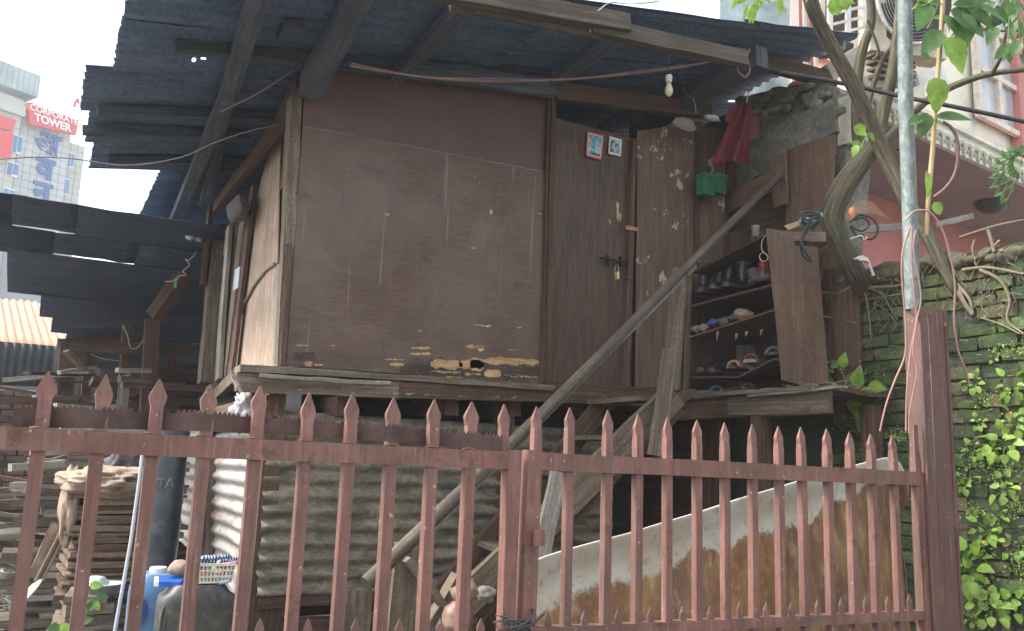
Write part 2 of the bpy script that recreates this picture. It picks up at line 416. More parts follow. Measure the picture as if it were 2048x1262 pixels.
for a in ((861, 717, 925, 739, 4), (918, 718, 967, 738, 4), (940, 714, 967, 742, 3), (967, 712, 1078, 730, 4), (968, 737, 1002, 756, 4), (822, 691, 862, 699, 4), (820, 703, 862, 712, 4),
          (930, 689, 968, 698, 5), (955, 690, 968, 704, 2), (946, 647, 982, 655, 4), (768, 716, 808, 722, 3), (780, 724, 808, 733, 3), (609, 719, 625, 734, 4), (628, 727, 646, 733, 3),
          (1016, 698, 1038, 702, 2), (592, 688, 616, 693, 2), (1034, 653, 1043, 657, 1), (930, 744, 962, 752, 5), (1008, 748, 1075, 756, 5), (860, 740, 925, 746, 3), (893, 752, 925, 756, 2),
          (769, 422, 781, 432, 3), (979, 415, 985, 432, 3), (940, 494, 952, 498, 1), (759, 562, 766, 564, 1)):
    patch(a[0], a[1], a[2], a[3], a[4], RAWP, .0155)
panel('rot_hole', BLACKC, hut, [hp(923, 743, .017), hp(928, 742, .017), hp(928, 751, .017), hp(922, 752, .017)], (0, .001, 0))
for i in range(26):   # drips, scratches and chips that have a shape of their own
    x = random.uniform(600, 1085); y = random.uniform(300, 700); 
    if random.random() < .45: patch(x, y, x+random.uniform(4, 9), y+random.uniform(3, 6), 3, random.choice((W_PALE, RAWP)), .0138)
# battens at the right edge of the panel and post
beam('batten', W_BROWN, hut, hp(1106, 186, .03), hp(1091, 770, .03), .05, .035, up=(1, 0, 0))
beam('batten', W_RED, hut, hp(1098, 188, .03), hp(1084, 768, .03), .012, .02, up=(1, 0, 0))
# corner strips
beam('corner_post', W_GREY, hut, hp(599, 196, .0)+V((-.02, .04, 0)), hp(573, 735, .0)+V((-.02, .04, 0)), .09, .07, up=(1, 0, 0), seg=8)
beam('batten', W_RED, hut, hp(589, 490, .01)+V((-.035, 0, 0)), hp(577, 733, .01)+V((-.035, 0, 0)), .035, .03, up=(1, 0, 0))
beam('batten', W_PALE, hut, sp_(575, 380, .04), sp_(567, 532, .04), .1, .025, up=(1, 0, 0))
beam('batten', W_PALE, hut, sp_(562, 530, .05), sp_(554, 735, .05), .13, .03, up=(1, 0, 0), seg=7)
beam('batten', W_BROWN, hut, sp_(570, 528, .055), sp_(564, 735, .055), .05, .04, up=(1, 0, 0), seg=7)
beam('batten', W_RED, hut, sp_(584, 155, .05), sp_(569, 376, .05), .13, .03, up=(1, 0, 0))
# side plywood
panel('side_panel', PLY_SIDE, hut, [sp_(566, 205), sp_(560, 300), sp_(555, 525), sp_(530, 540), sp_(508, 570), sp_(492, 600), sp_(481, 628), sp_(496, 520), sp_(512, 400), sp_(526, 345), sp_(545, 270)], (.008, 0, 0), udir=(0, 0, 1))['label'] = 'upper pale plywood sheet with a curved lower edge'
panel('side_panel', PLY_SIDE, hut, [sp_(557, 522, -.012), sp_(552, 733, -.012), sp_(465, 747, -.012), sp_(473, 690, -.012), sp_(484, 615, -.012), sp_(505, 560, -.012)], (.008, 0, 0), udir=(0, 0, 1))['label'] = 'lower pale plywood sheet'
MB().tube([sp_(x, y, .004) for x, y in ((481, 628), (492, 600), (508, 570), (530, 540), (549, 527))], .011, 6).build('rim_strip', W_PALE, hut)
beam('batten', W_RED, hut, sp_(508, 372, .03), sp_(463, 748, .03), .14, .03, up=(1, 0, 0), seg=8)
beam('board', W_GREY, hut, sp_(487, 440, .0), sp_(448, 750, .0), .2, .02, up=(1, 0, 0), seg=8)
beam('board', W_RED, hut, sp_(500, 415, -.02), sp_(470, 640, -.02), .25, .02, up=(1, 0, 0))
beam('board', W_PALE, hut, sp_(458, 455, .04), sp_(436, 760, .04), .16, .03, up=(1, 0, 0), seg=8)
beam('board', W_BROWN, hut, sp_(463, 455, .01), sp_(444, 762, .01), .12, .03, up=(1, 0, 0))
beam('corner_post', W_GREY, hut, PX(434, 467, 1.24), PX(410, 768, 1.24), .2, .1, up=(1, 0, 0), seg=8)
beam('hanging_board', W_BROWN, hut, PX(421, 413, 1.15), PX(404, 571, 1.15), .17, .03, up=(1, 0, 0))
panel('notice_patch', plain('faded_blue_paint', (.45, .58, .66), .7), hut, [sp_(470, 540, .045), sp_(480, 532, .045), sp_(476, 575, .045), sp_(466, 582, .045)], (.004, 0, 0))
# dark cloth bundle under eave
cl = MB()
def blob(name, mat, par, c, rx, ry, rz, amp=.3, fr=2.5, seg=20, seed=0, sub=None, lab=None):
    bm = bmesh.new(); bmesh.ops.create_icosphere(bm, subdivisions=sub or 4, radius=1)
    base = wloc(par) if par is not None else V(c)
    for v in bm.verts:
        n = v.co.normalized(); k = 1+amp*noise.noise(n*fr+V((seed, 0, 0)))+amp*.28*(1-abs(noise.noise(n*fr*1.7+V((seed, 5, 0))))*3)-amp*.1
        v.co = V((n.x*rx*k, n.y*ry*k, n.z*rz*k)) + V(c) - base
    me = bpy.data.meshes.new(name); bm.to_mesh(me); bm.free(); me.materials.append(mat)
    for p in me.polygons: p.use_smooth = True
    o = bpy.data.objects.new(name, me); C.objects.link(o)
    if par is not None: o.parent = par
    else: o.location = base
    return o
CLOTHD = plain('dark_cloth', (.1, .09, .095), .95, sc=14)
CLOTHT = plain('tan_sacking', (.3, .235, .175), .95, sc=12, bmp=.4)
c_ = blob('cloth_bundle', CLOTHD, None, sp_(475, 420, .14), .07, .22, .1, .22, 1.5, seed=3)
tag(c_, 'dark cloth bundle tucked under the eave beside the pale side boards', 'cloth')
# interior darkness: inner back walls so the hut is closed
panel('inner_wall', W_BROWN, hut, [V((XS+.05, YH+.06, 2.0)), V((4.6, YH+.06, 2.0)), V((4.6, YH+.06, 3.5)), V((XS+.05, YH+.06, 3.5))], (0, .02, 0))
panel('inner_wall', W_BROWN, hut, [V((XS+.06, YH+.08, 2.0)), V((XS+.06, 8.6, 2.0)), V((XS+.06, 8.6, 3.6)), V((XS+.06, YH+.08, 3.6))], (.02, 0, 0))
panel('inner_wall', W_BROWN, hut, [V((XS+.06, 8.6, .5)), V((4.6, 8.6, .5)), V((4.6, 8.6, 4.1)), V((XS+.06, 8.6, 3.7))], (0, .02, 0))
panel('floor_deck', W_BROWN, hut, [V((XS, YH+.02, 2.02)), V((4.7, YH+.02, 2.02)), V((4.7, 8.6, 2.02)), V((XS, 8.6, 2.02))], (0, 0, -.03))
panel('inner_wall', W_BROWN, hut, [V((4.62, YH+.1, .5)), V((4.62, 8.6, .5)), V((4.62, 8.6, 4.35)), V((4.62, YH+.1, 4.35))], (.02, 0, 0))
NAIL = plain('nail_head', (.03, .025, .022), .5, .5)
for x, y in [(x, 300+(x-604)*.185-30) for x in range(630, 1090, 58)]+[(x, 722+(x-573)*.07) for x in range(600, 1080, 60)]+[(1086+(340-y)*-.0+(700-y)*.022, y) for y in range(380, 740, 70)]+[(598-(y-300)*.062, y) for y in range(320, 720, 65)]:
    q = hp(x, y, .014); MB().lathe(q, [(.0045, -.002), (.0045, .001), (.001, .0015)], 6, ax=V((0, -1, 0))).build('nail', NAIL, hut)
# --- door bay
dr = panel('door', DOORM, hut, [hp(1112, 236, -.02), hp(1262, 276, -.02), hp(1259, 500, -.02), hp(1252, 774, -.02), hp(1094, 766, -.02), hp(1104, 500, -.02)], (0, .02, 0), udir=(0, 0, 1))
for i, (x, y, h) in enumerate(((1233, 403, 40), (1238, 425, 18), (1217, 437, 14))):
    MB().prism([hp(x, y, -.018), hp(x+5, y+4, -.018), hp(x+4, y+h, -.018), hp(x+1, y+h-6, -.018)], (0, .004, 0)).build('splinter', RAWP, dr)
b_ = MB(); b_.tube([hp(1201, 515, .02), hp(1258, 526, .02)], .007, 8); b_.beam(hp(1215, 510, .01), hp(1216, 530, .01), .02, .01); b_.beam(hp(1240, 513, .01), hp(1241, 533, .01), .02, .01)
b_.tube([hp(1227, 518, .02), hp(1229, 534, .03)], .009, 6); b_.build('latch', DARKIRON, dr)
b_ = MB(); b_.beam(hp(1234, 544, .04), hp(1234, 558, .04), .03, .016, seg=2, jit=.0005); b_.build('padlock', plain('brass', (.75, .6, .3), .35, .5), dr)
MB().tube([hp(1230, 545, .04), hp(1230, 534, .04), hp(1233, 529, .04), hp(1237, 534, .04), hp(1237, 545, .04)], .003, 6).build('shackle', STEEL, dr)
beam('door_jamb', W_RED, hut, hp(1266, 279, .0), hp(1257, 560, .0), .05, .04, up=(1, 0, 0))
beam('door_jamb', W_RED, hut, hp(1257, 562, .0), hp(1250, 772, .0), .05, .045, up=(1, 0, 0))
beam('door_jamb', W_RAW, hut, hp(1252, 454, .025), hp(1274, 459, .025), .03, .012, up=(0, 1, 0))
panel('wall_panel', PEEL, hut, [hp(1275, 262), hp(1390, 245), hp(1452, 262), hp(1448, 500), hp(1420, 780), hp(1271, 776)], (0, .012, 0), udir=(0, 0, 1))['label'] = 'brown board with peeling whitish paint'
panel('wall_panel', W_BROWN, hut, [hp(1392, 244, .015), hp(1404, 244, .015), hp(1398, 540, .015), hp(1388, 540, .015)], (0, .01, 0), udir=(0, 0, 1))
# floor edge: ledge planks and fascia
def ledge(x0, y0, x1, y1, h, d, th, mat, dy=0):
    a = hp(x0, y0, d); b = hp(x1, y1, d)
    return beam('ledge_board', mat, hut, a, b, th, h, seg=9, jit=.004)
ledge(474, 738, 1095, 777, .035, .05, .18, W_GREY)
ledge(471, 765, 800, 780, .1, .09, .05, W_GREY)
ledge(795, 779, 1373, 799, .095, .085, .05, W_BROWN)
ledge(1085, 770, 1335, 783, .04, .03, .12, W_BROWN)
ledge(520, 752, 780, 767, .02, .155, .03, W_PALE)
beam('ledge_board', W_GREY, hut, PX(471, 752, XS-.03), PX(428, 795, XS-.03), .05, .1)
beam('ledge_board', W_PALE, hut, hp(465, 748, .1), hp(480, 785, .1), .02, .04, up=(0, 1, 0))
for i in range(9):   # nails and splinters on the fascia
    x = random.uniform(500, 1050); y = 776+(x-500)*.035
    MB().prism([hp(x, y, .12), hp(x+random.uniform(10, 24), y-random.uniform(-5, 5), .13), hp(x+8, y+4, .118)], (0, .004, 0)).build('splinter', W_PALE, hut)
# joists ends under floor
for x in (548, 690, 905, 1030, 1180):
    a = hp(x, 812, -.02); beam('joist', W_BROWN, hut, a, a+V((0, 2.5, 0)), .09, .12, seg=3)
for x, y0, y1 in ((552, 785, 1190), (1010, 800, 1300), (1430, 800, 1300), (690, 1180, 1400), (545, 1190, 1400)):
    beam('hut_post', W_BROWN, hut, hp(x, y0, -.08), V((hp(x, y0).x, YH+.08, 0)), .1, .1, up=(0, 1, 0), seg=6)
beam('hut_post', W_GREY, hut, hp(712, 1180, .05), V((hp(712, 1180).x-.03, YH-.05, 0)), .19, .03, up=(0, 1, 0), seg=6)
beam('cross_rail', W_BROWN, hut, hp(515, 1205, -.03), hp(930, 1180, -.03), .05, .07, seg=5)
beam('cross_rail', W_RED, hut, hp(480, 1255, -.1), hp(1000, 1230, -.1), .04, .09, seg=5)
# lower front corrugated sheets
a = hp(534, 872, -.04); b = hp(505, 1196, .0); r1 = hp(1105, 905, -.04)
o1 = hp(512, 1196, .0); 
corr('wall_sheet', MUDCORR, hut, o1, V((2.35, 0, 0)), V((.0, .03, hp(530, 885).z-o1.z)), pitch=.088, amp=.017, warp=.03, nu=40, edge=.008, bend=.01)['label'] = 'long grimy corrugated sheet'
o2 = hp(520, 905, -.06); corr('wall_sheet', MUDCORR, hut, o2, V((2.4, 0, 0)), V((.0, .02, .24)), pitch=.088, amp=.016, warp=.03, nu=36, edge=.008, bend=.012)
# side white corrugated sheets
a = PX(535, 905, XS-.03); bz = PX(511, 1195, XS-.03).z
corr('wall_sheet', WHITECORR, hut, V((XS-.03, PX(543, 905, XS).y, bz-.2)), V((0, 1.95, 0)), V((-.02, 0, a.z-bz+.35)), pitch=.1, amp=.016, nu=14, edge=.03, bend=.02)['label'] = 'whitish rusty sheet on the side wall'
corr('wall_sheet', WHITECORR, hut, V((XS-.1, PX(416, 905, XS-.1).y, .75)), V((0, 1.9, 0)), V((-.02, 0, 1.1)), pitch=.1, amp=.016, nu=12, edge=.03, bend=.02)
beam('hut_post', W_GREY, hut, PX(423, 905, XS-.06), PX(415, 1120, XS-.06), .1, .06, up=(1, 0, 0), seg=6)
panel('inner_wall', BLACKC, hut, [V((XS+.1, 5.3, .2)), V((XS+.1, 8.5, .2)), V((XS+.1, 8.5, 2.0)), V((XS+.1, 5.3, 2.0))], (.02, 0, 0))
# crumpled white tarp scraps at lower corner
TARP = plain('grimy_tarpaulin', (.42, .43, .44), .6, sc=9, dirt=(.2, .15, .12))
tag(blob('tarpaulin_scrap', TARP, None, PX(505, 1195, 1.2), .09, .16, .27, .6, 2.8, seed=8), 'crumpled grey tarpaulin scrap hanging at the bottom corner of the white side sheet', 'tarpaulin')
tag(blob('tarpaulin_scrap', TARP, None, PY(490, 822, 5.1), .07, .06, .1, .6, 3, seed=12), 'ragged pale plastic scrap poking out under the hut ledge', 'tarpaulin')

# --- dark enclosure under the floor: old sheets closing the far side
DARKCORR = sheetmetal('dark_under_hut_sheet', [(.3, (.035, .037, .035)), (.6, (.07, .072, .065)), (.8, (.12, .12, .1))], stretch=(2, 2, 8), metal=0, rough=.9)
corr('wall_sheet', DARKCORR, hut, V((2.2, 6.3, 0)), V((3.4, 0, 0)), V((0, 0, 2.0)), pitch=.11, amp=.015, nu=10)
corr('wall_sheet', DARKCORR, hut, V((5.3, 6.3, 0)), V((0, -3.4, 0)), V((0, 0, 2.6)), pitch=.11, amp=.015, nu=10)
panel('gap_blocking_panel', W_BROWN, hut, [V((1.35, 6.6, 0)), V((2.4, 6.6, 0)), V((2.4, 6.6, 2)), V((1.35, 6.6, 2))], (0, .02, 0))  # flat brown panel added to block the bright gap under the floor
# --- roof
RS = .182; RZ = 3.93
RN = V((-RS, 0, 1)).normalized()
def RP(px, py, dz=0): return PP(px, py, V((1.3, 0, RZ-dz)), RN)
def rz(x): return RZ+(x-1.3)*RS
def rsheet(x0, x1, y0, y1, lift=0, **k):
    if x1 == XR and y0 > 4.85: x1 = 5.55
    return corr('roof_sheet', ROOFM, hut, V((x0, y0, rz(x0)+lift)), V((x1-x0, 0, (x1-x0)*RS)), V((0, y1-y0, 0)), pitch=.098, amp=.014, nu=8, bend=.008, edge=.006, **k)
XR = RP(1720, 82).x; YV = RP(1720, 82).y
XL1 = RP(240, 60).x; YB1 = RP(246, 136).y; XL2 = RP(158, 230).x; YB2 = RP(166, 333).y; XL3 = RP(302, 380).x
print('roof', XR, YV, XL1, YB1, XL2, YB2, XL3, RP(1200, 0), RP(302, 415).y)
y = 3.3; rows = []
while y < YB1-.01:
    y2 = min(y+.72, YB1)
    x0 = XL1+random.uniform(-.01, .01)
    if y >= YV-.6 or True:
        ys = max(y, YV if False else y)
    rows.append((y, y2)); y = y2
for i, (ya, yb) in enumerate(rows):
    yy = max(ya, YV-.02)
    if yb <= yy: continue
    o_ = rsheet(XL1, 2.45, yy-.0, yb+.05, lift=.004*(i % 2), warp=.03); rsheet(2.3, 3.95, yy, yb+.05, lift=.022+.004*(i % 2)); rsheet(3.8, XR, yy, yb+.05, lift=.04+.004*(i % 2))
y = YB1; i = 0
while y < 11:
    x0 = XL2 if y < YB2-.1 else XL3
    y2 = y+(YB2-YB1)/3+.002 if y < YB2-.1 else y+.8
    if y < YB2-.1: x0 += (i*.06)
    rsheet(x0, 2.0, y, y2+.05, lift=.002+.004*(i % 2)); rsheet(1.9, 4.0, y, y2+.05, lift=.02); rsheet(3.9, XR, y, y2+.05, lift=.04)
    y = y2; i += 1
def punch(px, py, rx, ry):
    """tear a small hole in whichever roof sheets lie there"""
    c = RP(px, py)
    for o in [k for k in hut.children if k.name.startswith('roof_sheet')]:
        me = o.data; b0_ = wloc(o); bm = bmesh.new(); bm.from_mesh(me); dead = []
        fs_ = [f for f in bm.faces if abs((f.calc_center_median()+b0_).x-c.x) < .35 and abs((f.calc_center_median()+b0_).y-c.y) < .04]
        if fs_:
            ed = list({e for f in fs_ for e in f.edges}); bmesh.ops.subdivide_edges(bm, edges=ed, cuts=9, use_grid_fill=True)
            dead = [f for f in bm.faces if ((f.calc_center_median()+b0_).x-c.x)**2/rx**2+((f.calc_center_median()+b0_).y-c.y)**2/ry**2 < 1]
            bmesh.ops.delete(bm, geom=dead, context='FACES'); bm.to_mesh(me)
            for p in me.polygons: p.use_smooth = True
        bm.free()
for h_ in ((405, 115, .022, .02), (388, 117, .012, .012), (411, 145, .018, .01)): punch(*h_)
# rafters run along Y (horizontal), under the sheets
def rafter(px, py, w, h, y0, y1, drop=.0, mat=W_ROOF, name='rafter'):
    x = RP(px, py, .03+drop).x; z = rz(x)-.03-drop-h/2
    return beam(name, mat, hut, V((x, y0, z)), V((x, y1, z)), w, h, seg=8, jit=.005)
qa, qb = RP(520, -10, .1), RP(392, 392, .1); beam('rafter', W_ROOF, hut, qa+(qa-qb)*.2, qb, .1, .09, seg=8, jit=.005)
rafter(870, 60, .09, .08, 3.9, 8, .03); rafter(1180, 100, .08, .08, 4.1, 7, .03); qa, qb = RP(455, 190, .16), RP(300, 560, .16); beam('rafter', W_ROOF, hut, qa, qb, .09, .08, seg=8, jit=.005)
# stout beam meeting the wall corner
pc = PY(622, 178, 4.93); pn = PY(712, -6, 4.12); beam('roof_beam', W_ROOF, hut, pc, pn+(pn-pc)*.3, .13, .13, seg=6, jit=.006)
# big end beam on the right
pe = PY(1524, 112, 4.12); pf = PX(1268, 262, pe.x); print('endbeam', pe, pf, rz(pe.x))
beam('roof_beam', W_ROOF, hut, pe, pf, .11, .15, seg=7, jit=.006)
# ledgers (along X)
beam('wall_plate', W_ROOF, hut, PY(350, 78, 4.93), PY(800, 135, 4.93), .06, .12, seg=8, jit=.004)
beam('wall_plate', W_ROOF, hut, PY(788, 133, 4.9), PY(1110, 178, 4.9), .05, .12, seg=7, jit=.004)
beam('wall_plate', W_BROWN, hut, PY(1110, 182, 4.93), PY(1420, 222, 4.93), .05, .12, seg=7, jit=.004)
beam('wall_plate', W_BROWN, hut, PY(640, 158, 5.03), PY(1105, 205, 5.03), .03, .14, seg=7, jit=.004)
p0 = PY(830, -28, 3.88); p1 = PY(1255, 50, 3.88); p2 = PY(1490, 118, 3.88); p3 = PY(1670, 162, 4.3)
print('frontbeam', p0, rz(p0.x), p2, rz(p2.x))
beam('purlin', W_DUSK, hut, p0, p1, .07, .1, seg=8, jit=.004); beam('purlin', W_DUSK, hut, PY(1180, 52, 3.92), p2, .06, .095, seg=7, jit=.004)
beam('purlin', W_DUSK, hut, PY(900, 10, 3.95), PY(1250, 78, 3.95), .03, .06, seg=7, jit=.004)
beam('purlin', W_DUSK, hut, PY(1500, 118, 4.45), p3, .06, .11, seg=5, jit=.004)
beam('rafter', W_ROOF, hut, PY(1700, 92, 4.35), PY(1580, 128, 5.0), .08, .06, seg=4)
# battens seen at the left, parallel to the eave sheets
for (a, b, y, h) in (((195, 222), (530, 262), 6.2, .12), ((165, 262), (480, 300), 6.9, .1), ((215, 322), (470, 342), 8, .12), ((560, 60), (600, 64), 5.2, .3)):
    q0 = RP(*a, .06); q1 = RP(*b, .06); beam('purlin', W_ROOF, hut, q0, V((q1.x, q0.y, rz(q1.x)-.06)), .03+h*.5, .05, seg=6)
# diagonal eave trim from the corner down to the left post
beam('brace', W_BROWN, hut, PX(582, 222, 1.22), PX(432, 415, 1.15), .05, .1, seg=7)
beam('brace', W_BROWN, hut, PX(600, 165, 1.2), PX(560, 235, 1.2), .05, .08, seg=4)
beam('brace', W_RED, hut, PY(400, 500, 8.6), PY(308, 632, 9.0), .12, .12, seg=6)
beam('brace', W_ROOF, hut, PY(455, 230, 6.6), PY(410, 400, 7.5), .08, .06, seg=4)
# ================================================================== GATE
YG = 2.0
def gz(px, py): return PY(px, py, YG)
def bar_mesh(mb, x, y, z0, z1, w=.03, flare=1.25, tip=.05, lean=0):
    """square tube with a flattened spear tip"""
    hw = w/2; prof = [(hw, hw, z0), (hw, hw, z1-tip*1.95), (hw*.96, hw*.8, z1-tip*1.35), (hw*flare, hw*.55, z1-tip*.95), (hw*flare*.97, hw*.5, z1-tip*.8), (.0012, .0012, z1)]
    rows = []
    for a, b, z in prof:
        f = (z-z0)/(z1-z0); cx = x+lean*f
        rows.append([V((cx-a, y-b, z)), V((cx+a, y-b, z)), V((cx+a, y+b, z)), V((cx-a, y+b, z))])
    mb.grid(rows, lambda a, b: (prof[a][2], b*w), True); mb.face(rows[0][::-1]); mb.face(rows[-1])
def spike_small(mb, x, y, z0, z1, w=.018):
    hw = w/2; rows = [[V((x-a, y-b, z)), V((x+a, y-b, z)), V((x+a, y+b, z)), V((x-a, y+b, z))] for a, b, z in ((hw, hw*.6, z0), (hw*1.05, hw*.5, z1-.022), (.001, .001, z1))]
    mb.grid(rows, lambda a, b: (a*.1, b*w), True)
ZB = gz(1838, 1232).z; ZTL = gz(500, 897).z; ZTR = gz(1400, 931).z
print('gate z', gz(0, 876).z, gz(1030, 921).z, gz(1045, 921).z, gz(1838, 957).z, ZB, gz(1500, 1243).z)
gl = thing('gate_leaf', 'wider left leaf of the red barred gate, a saw blade resting on its rail', 'gate', (.2, YG, 0), 'leaves of the red spiked gate')
gr = thing('gate_leaf', 'narrower right leaf of the red barred gate, hinged to the red post', 'gate', (1.9, YG, 0), 'leaves of the red spiked gate')
bl = [(85, 742, 52), (207, 747, 0), (314, 757, 0), (420, 768, 0), (518, 773, 0), (614, 785, 0), (703, 786, 0), (782, 793, 0), (865, 797, 0), (941, 803, 0), (1006, 808, 0)]
bxl = [70, 188, 296, 402, 506, 604, 693, 778, 859, 934]
a0, a1 = gz(-330, 862), gz(1036, 921)
def rail(par, a, b, w, h): MB().beam(a, b, w, h, seg=10, jit=.0012).build('rail', GATE, par)
zl = lambda x: a0.z+(a1.z-a0.z)*(x-a0.x)/(a1.x-a0.x)
rail(gl, V((-.95, YG, zl(-.95))), V((a1.x-.04, YG, a1.z)), .04, .045)
rail(gl, V((-.95, YG, ZB-.015)), V((a1.x-.04, YG, ZB-.015)), .035, .03)
rail(gl, V((-.95, YG, .15)), V((a1.x-.04, YG, .15)), .04, .045)
xs = []
for i, (px, (sx, sy, _)) in enumerate(zip(bxl, bl)):
    x = gz(px, 920).x; xt = gz(sx, sy).x; zt = gz(sx, sy).z; xs.append(x)
    mb = MB(); bar_mesh(mb, x-.002, YG+random.uniform(-.003, .003), .15, zt+random.uniform(-.002, .002), .026+random.uniform(-.0008, .0008), 1.36+random.uniform(-.1, .06), .047+random.uniform(-.004, .004), lean=.007+random.uniform(-.003, .003)); mb.build('bar', GATE, gl)
for k in range(1, 9):
    x = xs[0]-k*.107
    mb = MB(); bar_mesh(mb, x, YG, .15, gz(85, 742).z, .0235, 1.4, .047); mb.build('bar', GATE, gl)
for px in (521, 617, 712, 800, 881, 962): 
    x = gz(px, 1235).x; mb = MB(); spike_small(mb, x, YG, ZB-.01, gz(px, 1236).z); mb.build('small_spike', GATE, gl)
for k in range(4):
    x = gz(521, 1235).x-.107*(k+1); mb = MB(); spike_small(mb, x, YG, ZB-.01, ZB+.06); mb.build('small_spike', GATE, gl)
# left leaf end stile + its spike
xe = gz(1016, 1050).x
beam('stile', GATE, gl, V((xe, YG, .1)), V((xe+.004, YG, gz(1022, 900).z)), .037, .035, up=(0, 1, 0), seg=8, jit=.001)
mb = MB(); bar_mesh(mb, gz(1006, 880).x, YG, zl(gz(1006, 880).x), gz(1006, 808).z, .023, 1.3, .045); mb.build('bar', GATE, gl)
# weld beads at the joints
WELD = plain('weld_bead', (.14, .07, .05), .5, .3, sc=60)
for x in xs[:10]:
    mb = MB(); z = zl(x)+.0225
    mb.tube([V((x-.017, YG-.014, z)), V((x-.005, YG-.017, z+.002)), V((x+.008, YG-.017, z)), V((x+.017, YG-.014, z+.001))], .003, 5); mb.build('weld', WELD, gl)
# right leaf
b0, b1 = gz(1045, 921), gz(1842, 957); zr_ = lambda x: b0.z+(b1.z-b0.z)*(x-b0.x)/(b1.x-b0.x)
rail(gr, V((b0.x+.03, YG, zr_(b0.x+.03))), V((b1.x-.02, YG, b1.z)), .04, .046)
c0, c1 = gz(1100, 1262), gz(1838, 1230); rail(gr, V((b0.x+.03, YG, c0.z)), V((b1.x-.02, YG, c1.z)), .035, .028)
zc = lambda x: c0.z+(c1.z-c0.z)*(x-c0.x)/(c1.x-c0.x)
rail(gr, V((b0.x+.03, YG, .15)), V((b1.x-.02, YG, .15)), .04, .045)
tips = [(1074, 813), (1142, 815), (1216, 820), (1277, 828), (1336, 834), (1394, 840), (1449, 845), (1502, 848), (1555, 852), (1603, 854), (1651, 857), (1697, 864), (1741, 868), (1784, 870)]
for i, (px, py) in enumerate(tips):
    q = gz(px, py)
    mb = MB(); bar_mesh(mb, q.x, YG, .15 if i else zr_(q.x), q.z, .0225+random.uniform(-.001, .001), 1.22+random.uniform(-.12, .08), .042+random.uniform(-.004, .003), lean=random.uniform(-.005, .005)); mb.build('bar', GATE, gr)
for px, py in ((1095, 1223), (1169, 1221), (1236, 1217), (1301, 1214), (1365, 1212), (1420, 1212), (1479, 1203), (1532, 1205), (1583, 1203), (1635, 1199), (1682, 1196), (1731, 1192), (1775, 1192), (1818, 1187)):
    q = gz(px, py); mb = MB(); spike_small(mb, q.x, YG, zc(q.x), q.z); mb.build('small_spike', GATE, gr)
xg = gz(1054, 1050).x; beam('stile', GATE, gr, V((xg-.004, YG, .1)), V((xg+.008, YG, gz(1058, 900).z)), .04, .038, up=(0, 1, 0), seg=8, jit=.001)
xg2 = b1.x-.0; beam('stile', GATE, gr, V((gz(1850, 1262).x, YG, .1)), V((b1.x-.01, YG, b1.z+.02)), .04, .038, up=(0, 1, 0), seg=8, jit=.001)
mb = MB(); bar_mesh(mb, gz(1829, 900).x, YG, b1.z, gz(1829, 873).z, .026, 1.0, .04); mb.build('bar', GATE, gr)
lk = MB(); lk.tube([gz(1060, 1056)+V((0, -.045, 0)), gz(1060, 1088)+V((0, -.045, 0))], .015, 10); lk.beam(gz(1060, 1060)+V((0, -.02, 0)), gz(1060, 1085)+V((0, -.02, 0)), .02, .03, up=(1, 0, 0), seg=1); lk.build('latch_lug', GATE, gr)
# wire tying the leaves together
ws = MB(); c = gz(1035, 1245)
for k in range(7):
    pts = []
    for i in range(17):
        t_ = 2*math.pi*i/16+k; rx = .035+.012*random.random()
        pts.append(V((c.x-.01+math.cos(t_)*rx*(1.0+.25*math.sin(k)), YG+math.sin(t_)*.045-.004*k+.01, c.z+.005*k-.015+.02*math.cos(t_+k))))
    ws.tube(pts, .0028, 5)
ws.tube([gz(985, 1232)+V((0, -.05, 0)), gz(1000, 1250)+V((0, -.06, 0)), gz(1012, 1262)+V((0, -.05, 0))], .003, 5)
ws.tube([gz(1015, 1252)+V((0, -.05, 0)), gz(1045, 1238)+V((0, -.06, 0)), gz(1072, 1222)+V((0, -.04, 0))], .003, 5)
tag(ws.build('tie_wire', plain('black_wire', (.05, .05, .055), .5, .4)), 'black wire twisted round the two meeting gate stiles', 'wire')
# hinge post: channel
post = thing('gate_post', 'tall square red steel gate post in front of the mossy wall', 'gate post', (2.75, YG, 0))
pl = gz(1850, 700); zt = gz(1860, 618).z
x0 = gz(1836, 700).x
beam('post_body', POSTM, post, V((gz(1893, 1150).x, YG+.03, 0)), V((gz(1866, 640).x, YG+.03, zt)), .105, .1, up=(0, 1, 0), seg=10, jit=.001)
beam('post_flange', POSTM, post, V((gz(1868, 1262).x-.005, YG-.03, 0)), V((gz(1829, 640).x, YG-.03, zt-.01)), .04, .012, up=(0, 1, 0), seg=10, jit=.001)
beam('post_flange', GATE, post, V((gz(1856, 1262).x-.005, YG-.01, 0)), V((gz(1822, 850).x, YG-.01, gz(1822, 850).z)), .02, .012, up=(0, 1, 0), seg=10, jit=.001)
beam('post_rib', POSTM, post, V((gz(1914, 1262).x, YG-.022, 0)), V((gz(1878, 640).x, YG-.022, zt-.01)), .006, .006, up=(0, 1, 0), seg=6, jit=.0005)
beam('post_cap', POSTM, post, V((gz(1813, 627).x, YG-.03, gz(1813, 627).z)), V((gz(1850, 627).x, YG-.03, gz(1850, 622).z)), .02, .03, seg=1, jit=0)
MB().tube([gz(1912, 1055)+V((0, .0, 0)), gz(1932, 1055)+V((0, 0, 0))], .011, 8).build('hinge_stub', POSTM, post)
